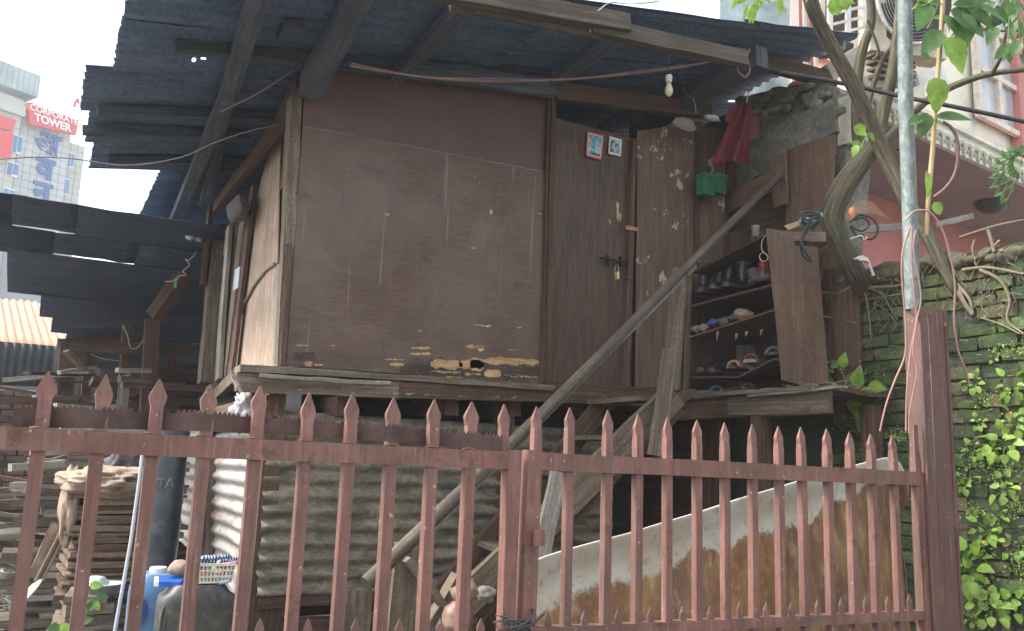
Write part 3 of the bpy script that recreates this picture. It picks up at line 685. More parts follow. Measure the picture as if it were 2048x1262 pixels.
# galvanised pipe standing on the post
GALV = sheetmetal('galvanised_pipe', [(.38, (.075, .105, .1)), (.5, (.15, .19, .185)), (.62, (.24, .28, .27))], stretch=(30, 30, 14), metal=.1, rough=.65, fine=(.1, .125, .115))
pp = MB().tube([gz(1850, 616)+V((0, .05, 0)), gz(1843, 400)+V((0, .05, 0)), gz(1835, 200)+V((0, .05, 0)), gz(1831, -120)+V((0, .05, 0))], .027, 16).build('steel_pipe', GALV, smooth=True)
tag(pp, 'tall galvanised pipe rising from the top of the red gate post', 'pipe')
# saw blade woven behind and before the spikes
SAW = plain('rusty_saw_steel', (.085, .05, .042), .6, .3, var=.4, sc=14, dirt=(.05, .032, .03))
ptsx = []
n = 832; s0, s1 = gz(25, 834), gz(1000, 889)
mb = MB(); rt, rb = [], []; rt2, rb2 = [], []
behind = {0: 1, 1: 0, 2: 1, 3: 0, 4: 1, 5: 1, 6: 1, 7: 0, 8: 1, 9: 0}
keys = [(-9, 1)]+[(x, behind[i]) for i, x in enumerate(xs[:10])]+[(9, 1)]
def saw_y(x):
    for (xa, va), (xb, vb) in zip(keys, keys[1:]):
        if xa <= x <= xb:
            if xa < -5 or xb > 5: f = 1 if xa < -5 else 0
            else: f = (x-xa)/(xb-xa)
            f = f*f*(3-2*f); v = va*(1-f)+vb*f; return YG+(v*2-1)*.016
    return YG
teeth = 104
for i in range(n+1):
    f = i/n; x = s0.x+(s1.x-s0.x)*f; zc_ = s0.z+(s1.z-s0.z)*f + .012*math.sin(f*math.pi)
    h = .019-.002*f; ph = (f*teeth) % 1.0
    tooth = .009*(1-abs(ph*2-1)) if int(f*teeth) % 7 else .0
    y = saw_y(x); y1_, y2_ = y-.001, y+.001
    rt.append(V((x, y1_, zc_+h+tooth))); rb.append(V((x, y1_, zc_-h))); rt2.append(V((x, y2_, zc_+h+tooth))); rb2.append(V((x, y2_, zc_-h)))
mb.grid([rb, rt, rt2, rb2, rb], lambda a, b: (b*.01, a*.05))
tag(mb.build('saw_blade', SAW), 'long rusty two-man saw blade woven between the spikes of the left gate leaf', 'saw')
# ------------------------------------------------------------------ big rusted sheet behind the right leaf
def bigrust():
    mt, t, b = newmat('white_paint_over_rust', .6, .1); tc, rnd, pos = common(t)
    uv = N(t, 'ShaderNodeSeparateXYZ'); L(t, tc.outputs['UV'], uv.inputs[0])
    n = noi(t, pos, 4.5, 9, .7, .3)
    edge = math_(t, 'ADD', uv.outputs[1], math_(t, 'MULTIPLY', math_(t, 'SUBTRACT', n, .5), .38))
    white = mix(t, ramp(t, noi(t, pos, 3.5, 5, .6), [(.35, (0,)*3), (.65, (1,)*3)]), (.62, .65, .62), (.5, .45, .34))
    white = mix(t, ramp(t, noi(t, pos, 28, 5, .7), [(.55, (0,)*3), (.68, (.6,)*3)]), white, (.3, .24, .17))
    rust = ramp(t, noi(t, mapv(t, pos, (9, 9, 5)), 1.0, 8, .72), [(.3, (.15, .065, .035)), (.47, (.25, .125, .06)), (.58, (.37, .22, .1)), (.7, (.52, .37, .19))])
    rust = mix(t, ramp(t, noi(t, pos, 1.2, 3), [(.45, (0,)*3), (.6, (.75,)*3)]), rust, (.135, .08, .058))
    rust = mix(t, ramp(t, noi(t, mapv(t, pos, (20, 20, 11)), 1.0, 7, .7), [(.54, (0,)*3), (.7, (.7,)*3)]), rust, (.5, .38, .23))
    rust = mix(t, ramp(t, noi(t, mapv(t, pos, (7, 7, 3)), 1.0, 7, .7), [(.34, (.7,)*3), (.5, (0,)*3)]), rust, (.1, .052, .036))
    c = mix(t, ramp(t, edge, [(.5, (0,)*3), (.53, (1,)*3)]), rust, white)
    L(t, c, b.inputs['Base Color']); bump(t, b, noi(t, pos, 22, 7, .7), .5, .004); return mt
top = [(1035, 1118), (1075, 1104), (1150, 1082), (1235, 1062), (1290, 1045), (1370, 1020), (1450, 996), (1530, 972), (1600, 950), (1680, 930), (1740, 914), (1765, 914), (1782, 930), (1792, 985)]
rstart = [.3, .3, .29, .27, .25, .3, .33, .36, .35, .25, .12, .08, .1, .02]
rows = []; nrow = 30
for j in range(nrow+1):
    g = j/nrow; r = []
    for i, (px, py) in enumerate(top):
        yy = 2.42 + .35*(i/len(top)) + (.16*math.exp(-((i-11.5)/2)**2))
        p = PY(px, py, yy); dz = (p.z-.02)
        zz = p.z - dz*g
        curl = .07*math.exp(-(g/.05)**2) + .05*g
        r.append(V((p.x-.02*g, yy-curl+.015*noise.noise(V((i*.9, g*7, 3)))*2-.05*math.sin(g*2.4), zz)))
    rows.append(r)
mb = MB(); rows2 = []
vv = lambda a, b: 1-rstart_i(b)*0
rust_pts = [(1035, 1222), (1076, 1208), (1191, 1154), (1263, 1141), (1330, 1136), (1356, 1114), (1400, 1092), (1490, 1070), (1543, 1047), (1600, 1035), (1656, 1012), (1690, 975), (1740, 955), (1800, 930)]
def rusty(px):
    for (a0_, b0_), (a1_, b1_) in zip(rust_pts, rust_pts[1:]):
        if a0_ <= px <= a1_: return b0_+(b1_-b0_)*(px-a0_)/(a1_-a0_)
    return 1222
def uvf(a, b):
    p = rows[a][b]; yy = 2.42+.35*(b/len(top)); zb = PY(top[b][0], rusty(top[b][0]), yy).z
    return (b*.1, .54+(p.z-zb)*1.6)
def uvf_old(a, b):
    g = a/nrow; frac = rstart[min(b, len(rstart)-1)]*.62
    return (b*.1, min(1, max(0, .5+(frac-g)*2.2)))
mb.grid(rows, uvf)
BR = bigrust()
o = mb.build('metal_sheet', BR, smooth=True)
md = o.modifiers.new('s', 'SUBSURF'); md.levels = 2; md.render_levels = 2; md = o.modifiers.new('t', 'SOLIDIFY'); md.thickness = .004
tag(o, 'large curled metal sheet, white on top and rusty below, behind the right gate leaf', 'metal sheet')

# ================================================================== STAIRS
st = thing('wooden_staircase', 'steep grey plank staircase with a round pole handrail climbing to the hut door', 'staircase', (2.6, 4.4, 0))
YA, YB_ = 4.3, 4.85
beam('stringer', W_GREY, st, PY(1350, 788, YA), PY(860, 1245, YA)-V((.28, 0, .3)), .05, .17, up=(0, 0, 1), seg=12, jit=.004)
beam('stringer', W_BROWN, st, PY(1350, 805, YA+.05), PY(920, 1245, YA+.05), .05, .16, up=(0, 0, 1), seg=12, jit=.004)
beam('stringer', W_BROWN, st, PY(1215, 800, YB_), PY(985, 1030, YB_)-V((.6, 0, .75)), .045, .13, seg=10, jit=.004)
for (a, b) in (((1200, 812), (1302, 792)), ((1160, 884), (1246, 868)), ((1108, 950), (1192, 946)), ((1050, 1030), (1110, 1024)), ((985, 1098), (1040, 1092)), ((930, 1160), (985, 1152)), ((870, 1230), (920, 1222))):
    q0 = PY(*a, YB_-.02); q1 = PY(*b, YA+.03); mid = (q0+q1)/2; z = (q0.z+q1.z)/2; ctr = V((mid.x, (YA+YB_)/2, z))
    beam('tread', W_GREY, st, V((q0.x, YB_, z)), V((q1.x, YA+.02, z)), .19, .028, seg=5, jit=.003)
beam('prop_board', W_PALE, st, PY(1118, 945, 4.2), PY(1085, 1100, 4.15)-V((.05, 0, .2)), .1, .03, up=(0, 1, 0), seg=6)
beam('newel_post', W_GREY, st, PY(1361, 538, 4.2), PY(1340, 780, 4.2), .085, .06, up=(0, 1, 0), seg=8, jit=.003)
beam('newel_post', W_GREY, st, PY(1341, 700, 4.17), PY(1311, 912, 4.17), .085, .05, up=(0, 1, 0), seg=8, jit=.003)
POLE = wood('smooth_worn_pole', (.085, .068, .052), (.17, .14, .11), grain=30, dark=.7, st=.2)
ph, pl_ = PX(1560, 352, 4.52), None
pm = PY(1365, 545, 4.12); dd = (pm-ph)
# extend down to px x = 730
k = 1.0
for _ in range(4000):
    q = ph+dd*k
    rel = q-EYE; sx = 1024+FPX*rel.dot(CR)/rel.dot(CF)
    if sx <= 732: break
    k += .002
print('pole low', q)
pole = [ph+dd*k*f + V((0, 0, .012*math.sin(f*7))) for f in (0, .15, .3, .45, .6, .75, .9, 1)]
MB().tube(pole, [.026, .027, .028, .029, .03, .031, .032, .033], 14, smooth=3).build('handrail_pole', POLE, st, smooth=True)
beam('handrail_backing', W_PALE, st, pole[2]+V((0, .05, -.05)), pole[6]+V((0, .05, -.05)), .03, .05, seg=7)
beam('pole_bracket', PLY_WALL, st, PX(1450, 412, 4.6), PX(1568, 348, 4.6), .02, .16, up=(0, 0, 1), seg=5)
beam('pole_bracket', PLY_WALL, st, PX(1559, 310, 4.57), PX(1561, 412, 4.57), .02, .13, up=(0, 1, 0), seg=4)
# lower support of the handrail
lz = PY(815, 1090, 3.95)
beam('handrail_prop', W_GREY, st, PY(818, 1085, 3.98), PY(797, 1262, 3.98)-V((0, 0, .35)), .03, .14, up=(1, 0, 0), seg=6, jit=.003)
beam('handrail_prop', W_GREY, st, PY(812, 1118, 3.93), PY(885, 1210, 3.93), .03, .07, up=(0, 1, 0), seg=4)
beam('stair_foot', W_GREY, st, PY(915, 1150, 4.0), PY(850, 1262, 4.0), .04, .08, up=(0, 1, 0), seg=4)
# landing
ld = thing('landing_platform', 'rough plank landing platform carrying the shoe rack beside the mossy wall', 'platform', (4.2, 4.4, 0))
XF = 4.05
f0, f1 = PX(1372, 812, XF), PX(1690, 800, XF)
print('landing', f0, f1)
zL = PX(1500, 808, XF).z
yn = 3.62
beam('edge_beam', W_BROWN, ld, V((XF, 5.0, zL-.02)), V((XF, yn, zL-.02)), .06, .13, seg=8)
beam('edge_beam', W_GREY, ld, V((XF-.02, 4.45, zL-.01)), V((XF-.02, yn-.02, zL-.02)), .03, .12, seg=6)
for i in range(7):
    xx = XF-.05+.1*i
    beam('deck_plank', W_GREY if i < 2 else W_BROWN, ld, V((xx, 5.0-random.random()*.02, zL+.07+.006*(i % 2))), V((xx+.01, yn-random.uniform(-.1, .05), zL+.065)), .097, .025, seg=7, jit=.004)
beam('deck_plank', W_PALE, ld, PX(1395, 797, XF-.04), PX(1545, 778, XF-.04), .06, .012, seg=6)
beam('deck_plank', W_PALE, ld, PX(1500, 792, XF-.06), PX(1690, 775, XF-.06), .05, .01, seg=6)
beam('leg_post', W_BROWN, ld, V((XF+.02, 4.2, zL)), V((XF+.02, 4.2, 0)), .09, .09, up=(0, 1, 0))
beam('leg_post', W_BROWN, ld, V((4.55, 3.75, zL)), V((4.55, 3.75, 0)), .09, .09, up=(0, 1, 0))
beam('gusset', W_BROWN, ld, PY(1378, 782, 4.5), PY(1318, 840, 4.5), .03, .14, up=(0, 1, 0))
# ================================================================== GROUND
def ground_mat():
    mt, t, b = newmat('trodden_rubble_earth', .95); tc, rnd, pos = common(t)
    c = ramp(t, noi(t, pos, 2.5, 8, .7), [(.3, (.08, .07, .06)), (.5, (.16, .145, .125)), (.7, (.26, .25, .23))])
    c = mix(t, ramp(t, noi(t, pos, 30, 5, .7), [(.55, (0,)*3), (.65, (.7,)*3)]), c, (.33, .32, .3))
    L(t, c, b.inputs['Base Color']); bump(t, b, noi(t, pos, 18, 8, .75), .8, .03); return mt
GR = ground_mat()
mb = MB(); n = 40; ext = lambda k: math.copysign(abs(k)**2.6, k)*170
rows = [[V((ext((j-n/2)/(n/2)), ext((i-n/2)/(n/2)), 0)) for j in range(n+1)] for i in range(n+1)]
mb.grid(rows, lambda a, b: (a, b)); tag(mb.build('ground', GR), kind='structure')

# ================================================================== MOSSY BRICK WALL
XW = 4.7
def moss_brick():
    mt, t, b = newmat('mossy_old_brick', .95); tc, rnd, pos = common(t)
    base = ramp(t, math_(t, 'ADD', math_(t, 'MULTIPLY', noi(t, pos, 14, 6, .7), .8), math_(t, 'MULTIPLY', rnd, .22)), [(.32, (.035, .03, .024)), (.52, (.07, .052, .038)), (.68, (.15, .075, .05)), (.8, (.2, .15, .11))])
    g1 = noi(t, pos, 3.1, 6, .65)
    c = mix(t, ramp(t, g1, [(.36, (0,)*3), (.5, (.9,)*3)]), base, (.04, .064, .028))
    c = mix(t, ramp(t, noi(t, pos, 7, 7, .7), [(.5, (0,)*3), (.64, (.85,)*3)]), c, (.08, .125, .028))
    c = mix(t, ramp(t, noi(t, pos, 24, 5, .7), [(.6, (0,)*3), (.68, (.6,)*3)]), c, (.22, .22, .16))
    c = mix(t, ramp(t, noi(t, pos, 5, 4, .6), [(.3, (.7,)*3), (.42, (0,)*3)]), c, (.04, .04, .03))
    vb = math_(t, 'ADD', .6, math_(t, 'MULTIPLY', rnd, .8)); cb_ = N(t, 'ShaderNodeCombineXYZ')
    for i in range(3): L(t, vb, cb_.inputs[i])
    c = mix(t, 1.0, c, cb_.outputs[0], 'MULTIPLY')
    L(t, c, b.inputs['Base Color']); bump(t, b, noi(t, pos, 32, 7, .75), .8, .012); return mt
MOSS = moss_brick()
MORT = plain('dark_damp_mortar', (.045, .05, .034), .95, sc=20, dirt=(.05, .08, .03), bmp=.6)
zt0, zt1 = PX(1740, 545, XW).z, PX(2040, 470, XW).z
print('wall top', zt0, zt1, PX(1655, 600, XW), PX(2048, 600, XW), PX(2000, 1262, XW).z)
bw = thing('brick_wall', 'old mossy brick boundary wall with weeds growing from it, on the right', 'wall', (XW, 3.4, 0))
def core(nm, y0, y1, z0, z1, x=XW+.03, th=.25, mat=None):
    rows = []; ny, nz = max(2, int(abs(y1-y0)/.08)), max(2, int((z1-z0)/.08))
    mb = MB()
    for i in range(ny+1):
        yy = y0+(y1-y0)*i/ny
        rows.append([V((x+.012*noise.noise(V((yy*5, (z0+(z1-z0)*j/nz)*5, 2))), yy, z0+(z1-z0)*j/nz)) for j in range(nz+1)])
    mb.grid(rows, lambda a, b: (a*.1, b*.1))
    mb.face([V((x, y0, z1)), V((x, y1, z1)), V((x+th, y1, z1)), V((x+th, y0, z1))]); mb.face([V((x, y0, z0)), V((x, y0, z1)), V((x+th, y0, z1)), V((x+th, y0, z0))])
    mb.face([V((x+th, y0, z0)), V((x+th, y1, z0)), V((x+th, y1, z1)), V((x+th, y0, z1))])
    return mb.build(nm, mat or MORT, bw)
ztop = (zt0+zt1)/2-.02
core('mortar_bed', 5.3, .2, 0, ztop, x=XW+.012)
brick_meshes = []
def brick_mesh(k):
    bm = bmesh.new(); bmesh.ops.create_cube(bm, size=1)
    bmesh.ops.subdivide_edges(bm, edges=[e for e in bm.edges], cuts=1)
    for v in bm.verts:
        v.co = V((v.co.x*.07, v.co.y*.222, v.co.z*.068)) + V((random.uniform(-.007, .007), random.uniform(-.008, .008), random.uniform(-.005, .005)))
    me = bpy.data.meshes.new('brick'); bm.to_mesh(me); bm.free(); me.materials.append(MOSS); return me
brick_meshes = [brick_mesh(k) for k in range(10)]
def lay(par, x, y0, y1, z0, z1, prob=.96, rotz=0, meshes=None, along='y'):
    z = z0; r = 0; base = wloc(par); cnt = 0
    while z < z1:
        y = y0+(.115 if r % 2 else 0)
        while y < y1:
            if random.random() < prob:
                o = bpy.data.objects.new('brick', random.choice(meshes or brick_meshes)); C.objects.link(o); o.parent = par
                p = V((x+random.uniform(-.012, .008), y+random.uniform(-.006, .006), z+random.uniform(-.003, .003)))
                if along == 'x': p = V((p.y, x, p.z)); o.rotation_euler = (0, 0, math.pi/2+random.uniform(-.03, .03))
                else: o.rotation_euler = (random.uniform(-.02, .02), random.uniform(-.04, .04), random.uniform(-.04, .04))
                o.location = p-base; cnt += 1
            y += .238
        z += .083; r += 1
    return cnt
print('bricks', lay(bw, XW+.03, 2.75, 4.35, .62, ztop-.02))
# earth and moss heaped along the top
def ridge(name, mat, par, pts, r, seg=10, rough=.5):
    return MB().tube(pts, r, seg, smooth=5, rough=0).build(name, mat, par, smooth=True)
EARTH = plain('root_bound_earth', (.09, .08, .055), .98, sc=9, var=.45, bmp=.9, dirt=(.075, .1, .035))
for k in range(16):
    f = k/15; px = 1680+f*380; py = 545-f*62+random.uniform(-6, 10)
    p = PX(px, py+20, XW+.08)
    o = blob('earth_clump', EARTH, bw, p, .12, .11, random.uniform(.04, .08), .35, 2.5, seed=k, sub=3)
CONC = sheetmetal('blackened_concrete', [(.3, (.08, .078, .066)), (.48, (.17, .165, .14)), (.6, (.27, .255, .215)), (.8, (.36, .34, .29))], stretch=(3, 3, 4), metal=0, rough=.95, fine=(.09, .09, .075))
cw = thing('concrete_wall', 'broken plastered concrete wall stub above the shoe rack, under the roof corner', 'wall', (4.9, 4.7, 0))
def jag(pts, amp, nseg, plane_x):
    out = []
    for (a, b) in zip(pts, pts[1:]):
        for i in range(nseg):
            f = i/nseg; out.append((a[0]+(b[0]-a[0])*f+random.uniform(-amp, amp)*(i > 0), a[1]+(b[1]-a[1])*f+random.uniform(-amp, amp)*(i > 0)))
    out.append(pts[-1]); return out
XC = 4.78
q = [PX(a, b, XC) for a, b in jag([(1440, 245), (1500, 190), (1560, 172), (1640, 168), (1692, 188)], 5, 5, XC)]
q += [PX(1692, 330, XC), PX(1668, 560, XC), PX(1440, 640, XC)]
panel('wall_block', CONC, cw, q, (.25, 0, 0))
q = [PX(a, b, XC-.06) for a, b in jag([(1470, 300), (1530, 265), (1600, 225), (1660, 200)], 4, 5, XC)]+[PX(a, b, XC-.06) for a, b in jag([(1672, 262), (1560, 330), (1470, 380)], 4, 4, XC)]
panel('plaster_layer', CONC, cw, q, (.06, 0, 0))
for k in range(26):
    px = random.uniform(1470, 1690); py = 172+abs(px-1600)*.25+random.uniform(-4, 40)
    blob('rubble_lump', CONC, cw, PX(px, py, XC-.03), random.uniform(.02, .05), random.uniform(.03, .09), random.uniform(.02, .045), .5, 2.2, seed=k, sub=2)
CREAM = plain('cream_plaster', (.55, .53, .44), .85, sc=6, dirt=(.3, .29, .22))
panel('plaster_edge', CREAM, cw, [PX(1676, 196, XC-.02), PX(1700, 190, XC-.02), PX(1698, 285, XC-.02), PX(1675, 292, XC-.02)], (.2, 0, 0))
# boards fixed to the right wall
rwb = thing('board_screen', 'brown plywood boards nailed to the right wall behind the pole handrail', 'boards', (4.65, 4.5, 2))
XBd = 4.64
panel('board', PLY_WALL, rwb, [PX(1572, 300, XBd), PX(1668, 268, XBd), PX(1662, 420, XBd), PX(1640, 560, XBd), PX(1572, 560, XBd)], (.02, 0, 0), udir=(0, 0, 1))
panel('board', W_BROWN, rwb, [PX(1456, 395, XBd+.02), PX(1590, 345, XBd+.02), PX(1590, 480, XBd+.02), PX(1456, 540, XBd+.02)], (.02, 0, 0), udir=(0, 1, 0))
for i, x in enumerate((1452, 1476, 1500, 1530)):
    panel('board', random.choice((W_BROWN, PLY_WALL)), rwb, [PX(x, 470, XBd-.01), PX(x+22, 460, XBd-.01), PX(x+22, 580, XBd-.01), PX(x, 590, XBd-.01)], (.015, 0, 0), udir=(0, 0, 1))
panel('board', PLY_WALL, rwb, [PX(1640, 495, XBd+.02), PX(1672, 490, XBd+.02), PX(1700, 560, XBd+.02), PX(1655, 600, XBd+.02)], (.02, 0, 0), udir=(0, 0, 1))
panel('board', W_BROWN, rwb, [V((4.66, 5.02, 1.9)), V((4.66, 3.9, 1.9)), V((4.66, 3.9, 2.9)), V((4.66, 5.02, 2.9))], (.015, 0, 0), udir=(0, 0, 1))

# ================================================================== PINK HOUSE
hs_ = thing('pink_house', 'pink and cream painted house with scrolled cornice and white windows behind the tree', 'house', (7, 7, 0))
PINK = plain('salmon_pink_paint', (.76, .38, .33), .8, sc=3, var=.12, dirt=(.5, .3, .26))
DPINK = plain('dull_red_wall_paint', (.5, .21, .19), .85, sc=3, var=.12)
CREAMH = plain('pale_cream_house_paint', (.78, .78, .66), .8, sc=1.2, var=.15, dirt=(.42, .5, .5))
SOFF = plain('grey_soffit_plaster', (.36, .31, .295), .9, sc=2.5, var=.12)
FRAMEW = plain('cream_window_frame', (.66, .6, .52), .6, sc=10, dirt=(.5, .44, .38))
GLASSW = plain('hazy_window_glass', (.42, .45, .47), .15, sc=2, bmp=0)
h0 = PD(1768, 243, 7.0); h1 = PZ(2034, 366, h0.z); he = (h1-h0); he.z = 0; he.normalize(); hn = V((-he.y, he.x, 0))
if hn.dot(V((1, 1, 0))) < 0: hn = -hn
def HF(px, py, off=0): return PP(px, py, h0+hn*off, hn)
Z0 = h0.z; print('house', h0, h1, he, hn)
U3 = V((0, 0, 1))
def hslab(nm, mat, s0, s1, o0, o1, z0, z1, par=hs_):
    """slab along the facade: s along he from h0, o inward offset"""
    P = lambda s, o: h0+he*s+hn*o
    pts = [P(s0, o0), P(s1, o0), P(s1, o1), P(s0, o1)]
    for p in pts: p.z = z0
    return panel(nm, mat, par, pts, V((0, 0, z1-z0)))
inner = PZ(1711, 375, Z0); oin = (inner-h0).dot(hn); print('oin', oin)
LS = 8.0
sL = (HF(1705, 240)-h0).dot(he)
hslab('soffit_slab', SOFF, sL, LS, .02, oin+.3, Z0, Z0+.12)
hslab('ground_floor_wall', DPINK, sL-.35, LS, oin, oin+.2, 0, Z0-.001)
hslab('side_wall', DPINK, sL-.4, sL-.25, .1, oin, 1.0, Z0-.002)
hslab('cornice_band', CREAMH, sL, LS, -.02, .1, Z0+.005, Z0+.2)
hslab('cornice_band', CREAMH, sL, LS, -.06, .12, Z0+.2, Z0+.235)
# sloping pink ledge
P = lambda s, o, z: V(((h0+he*s+hn*o).x, (h0+he*s+hn*o).y, z))
panel('pink_ledge', PINK, hs_, [P(sL, -.05, Z0+.237), P(LS, -.05, Z0+.237), P(LS, .3, Z0+.55), P(sL, .3, Z0+.55)], hn*.3, udir=he)
hslab('upper_wall', CREAMH, sL+.2, LS, .3, .5, Z0+.5, Z0+4)
# scroll ornaments, one by one, hanging from the cornice
scr = None
SC = plain('cream_scroll_moulding', (.52, .5, .42), .85, sc=20, dirt=(.2, .19, .15))
s = sL+.1; step = .125
while s < 4.2:
    c = P(s, -.035, Z0+.07)
    if scr is None:
        mb = MB(); pts = []
        for k in range(11):
            a = k/10*math.pi*1.6+.5; r = .055*(1-k/13); pts.append(c+he*(math.cos(a)*r)+U3*(math.sin(a)*r))
        mb.tube(pts, [.02-.001*k for k in range(11)], 5)
        mb.tube([c+he*.05+U3*.05, c+he*.06-U3*.02, c+he*.055-U3*.08], [.016, .022, .006], 5)
        scr = mb.build('scroll', SC, hs_); s0_ = s
    else:
        o = scr.copy(); C.objects.link(o); o.location = scr.location+he*(s-s0_)
    s += step
# window
def hwin(x0, x1, ytop0, ybot0, off=.28):
    a = HF(x0, ybot0, off); b = HF(x1, ybot0+ (x1-x0)*.35, off); s0 = (a-h0).dot(he); s1 = (b-h0).dot(he); z0 = a.z; z1 = HF(x0, ytop0, off).z
    fr = panel('window', FRAMEW, hs_, [P(s0, off-.02, z0), P(s1, off-.02, z0), P(s1, off-.02, z1), P(s0, off-.02, z1)], hn*.015)
    w_ = s1-s0; nx, nz = 2, max(2, int((z1-z0)/.42))
    for (q0, q1) in ([(P(s0+w_*i/nx, off-.05, z0), P(s0+w_*i/nx, off-.05, z1)) for i in range(nx+1)]):
        beam('frame_bar', FRAMEW, fr, q0, q1, .07, .05, up=hn, seg=1, jit=0)
    for j in range(nz+1):
        z = z0+(z1-z0)*j/nz; beam('frame_bar', FRAMEW, fr, P(s0-.03, off-.052, z), P(s1+.03, off-.052, z), .05, .055, seg=1, jit=0)
    for i in range(nx):
        for j in range(nz):
            a0, a1 = s0+w_*i/nx+.035, s0+w_*(i+1)/nx-.035; c0_, c1_ = z0+(z1-z0)*j/nz+.03, z0+(z1-z0)*(j+1)/nz-.03
            panel('pane', GLASSW, fr, [P(a0, off-.03, c0_), P(a1, off-.03, c0_), P(a1, off-.03, c1_), P(a0, off-.03, c1_)], hn*.006)
hwin(1948, 2030, -120, 232)
hslab('pilaster', DPINK, (HF(2036, 200, .2)-h0).dot(he), (HF(2036, 200, .2)-h0).dot(he)+.5, .18, .32, Z0+.5, Z0+4)
# lamp bowl on the soffit
lc = PZ(1984, 404, Z0); MB().lathe(lc-V((0, 0, .0)), [(.16, 0), (.165, -.012), (.15, -.02), (.14, -.06), (.1, -.1), (.05, -.12), (.001, -.125)], 22).build('soffit_lamp', plain('grey_lamp_bowl', (.1, .11, .11), .35), hs_, smooth=True)
# balcony columns
cc = PD(1612, 180, 6.9)
MB().lathe(V((cc.x, cc.y, cc.z-.05)), [(.001, -.05), (.14, -.05), (.16, 0), (.16, .05), (.14, .09), (.1, .1)], 20).build('column_base', PINK, hs_, smooth=True)
for i, (dx, mt_) in enumerate(((-.075, DPINK), (-.03, CREAMH), (.02, DPINK), (.065, CREAMH))):
    beam('column', mt_, hs_, V((cc.x+dx*.85, cc.y-dx*.3, cc.z+.04)), V((cc.x+dx*.85, cc.y-dx*.3, cc.z+1.6)), .04, .09, up=(0, 1, 0), seg=2, jit=0)
beam('balcony_edge', PINK, hs_, PD(1655, 196, 7.2), PD(1760, 208, 7.4), .3, .3, seg=2, jit=0)
panel('side_screen_wall', CREAMH, hs_, [PD(1640, 190, 7.2), PD(1850, 230, 7.6), PD(1850, -80, 7.6), PD(1640, -80, 7.2)], CF*.1)
panel('side_screen_wall', plain('wet_blue_grey_rock', (.3, .37, .4), .8, sc=3, var=.5, bmp=.8), hs_, [PD(1440, 190, 8), PD(1580, 190, 8), PD(1580, -60, 8), PD(1440, -60, 8)], CF*.2)
# little tin awning under the fan
for i in range(6):
    a = PD(1735+i*2, 82+i*14, 6.6-.03*i); b = PD(1822, 118+i*10, 6.9-.03*i); beam('awning_slat', W_GREY, hs_, a, b, .08, .02, seg=3)
beam('awning_beam', plain('pale_grey_beam', (.38, .36, .33), .8), hs_, PD(1655, 148, 6.5), PD(1770, 78, 6.8), .06, .13, seg=1, jit=0)
beam('awning_beam', SOFF, hs_, PD(1735, 165, 6.5), PD(1830, 160, 6.8), .06, .1, seg=1, jit=0)
# white grille and fan guard
gw = thing('window_grille', 'white barred grille with rounded openings above the tin roof corner', 'grille', PD(1692, 60, 6.55))
WP = plain('white_enamel', (.68, .68, .64), .5, sc=12, dirt=(.5, .45, .38))
g = lambda x, y: PD(x, y, 6.55)
for x in (1658, 1694, 1728): beam('upright_bar', WP, gw, g(x+2, -60), g(x+ (0 if x > 1700 else 2), 72 if x < 1700 else 55), .035, .03, up=CF, seg=1, jit=0)
for y in (-40, -18, 3, 24, 45, 66): beam('cross_bar', WP, gw, g(1656, y+6), g(1730, y-12), .018, .02, up=CF, seg=1, jit=0)
panel('backing', plain('dark_window_void', (.05, .035, .035), .5), gw, [PD(1655, 78, 6.75), PD(1732, 70, 6.75), PD(1732, -70, 6.75), PD(1655, -70, 6.75)], CF*.05)
fg = thing('fan_guard', 'round wire fan guard of an outdoor unit behind the tree trunks', 'fan', PD(1795, 5, 6.5))
fc = PD(1826, -4, 6.5); fu = (CR*.94+CF*.33).normalized()
mb = MB()
for r in [.05+.026*k for k in range(11)]:
    mb.tube([fc+fu*(math.cos(a)*r)+CU*(math.sin(a)*r) for a in [2*math.pi*k/36 for k in range(37)]], .0035, 4, cap=False)
mb.build('ring_wires', STEEL, fg)
mb = MB(); mb.tube([fc+fu*(math.cos(a)*.335)+CU*(math.sin(a)*.335) for a in [2*math.pi*k/40 for k in range(41)]], .012, 6, cap=False); mb.build('rim', WP, fg)
panel('casing', plain('beige_casing', (.6, .57, .45), .6), fg, [fc+fu*x+CU*y+CF*.12 for x, y in ((-.33, -.38), (.4, -.38), (.4, .42), (-.33, .42))], CF*.25)
MB().lathe(fc+CF*.06, [(.001, 0), (.32, .0), (.32, .03)], 24, ax=CF).build('void', plain('dark_void', (.03, .03, .035), .6), fg)
for k in range(4):
    a = k*math.pi/2+.5; mb = MB(); mb.prism([fc+CF*.04+(fu*math.cos(a+t)+CU*math.sin(a+t))*r for t, r in ((0, .05), (-.3, .28), (.35, .3), (.4, .06))], CF*.01); mb.build('blade', DARKIRON, fg)

# ================================================================== TREE
def bark():
    mt, t, b = newmat('ridged_mossy_bark', .95); tc, rnd, pos = common(t)
    g = noi(t, mapv(t, tc.outputs['UV'], (4, 48, 1)), 1.0, 9, .78, .3)
    c = ramp(t, g, [(.36, (.022, .019, .014)), (.46, (.075, .063, .045)), (.56, (.15, .125, .085)), (.68, (.34, .26, .16))])
    c = mix(t, ramp(t, noi(t, pos, 6, 5, .65), [(.48, (0,)*3), (.64, (.6,)*3)]), c, (.085, .105, .045))
    L(t, c, b.inputs['Base Color']); bump(t, b, g, 1.0, .02); return mt
BARK = bark()
tr = thing('wall_tree', 'gnarled forked tree rooted on top of the mossy wall', 'tree', PX(1712, 575, 4.6))
def limb(nm, pts, seg=14, rough=.07, mat=None, par=None, dmul=1):
    P_ = [PD(x, y, d) for x, y, d, r in pts]; R_ = [r*d/1750 for x, y, d, r in pts]
    return MB().tube(P_, R_, seg, smooth=7, rough=rough).build(nm, mat or BARK, par or tr, smooth=True)
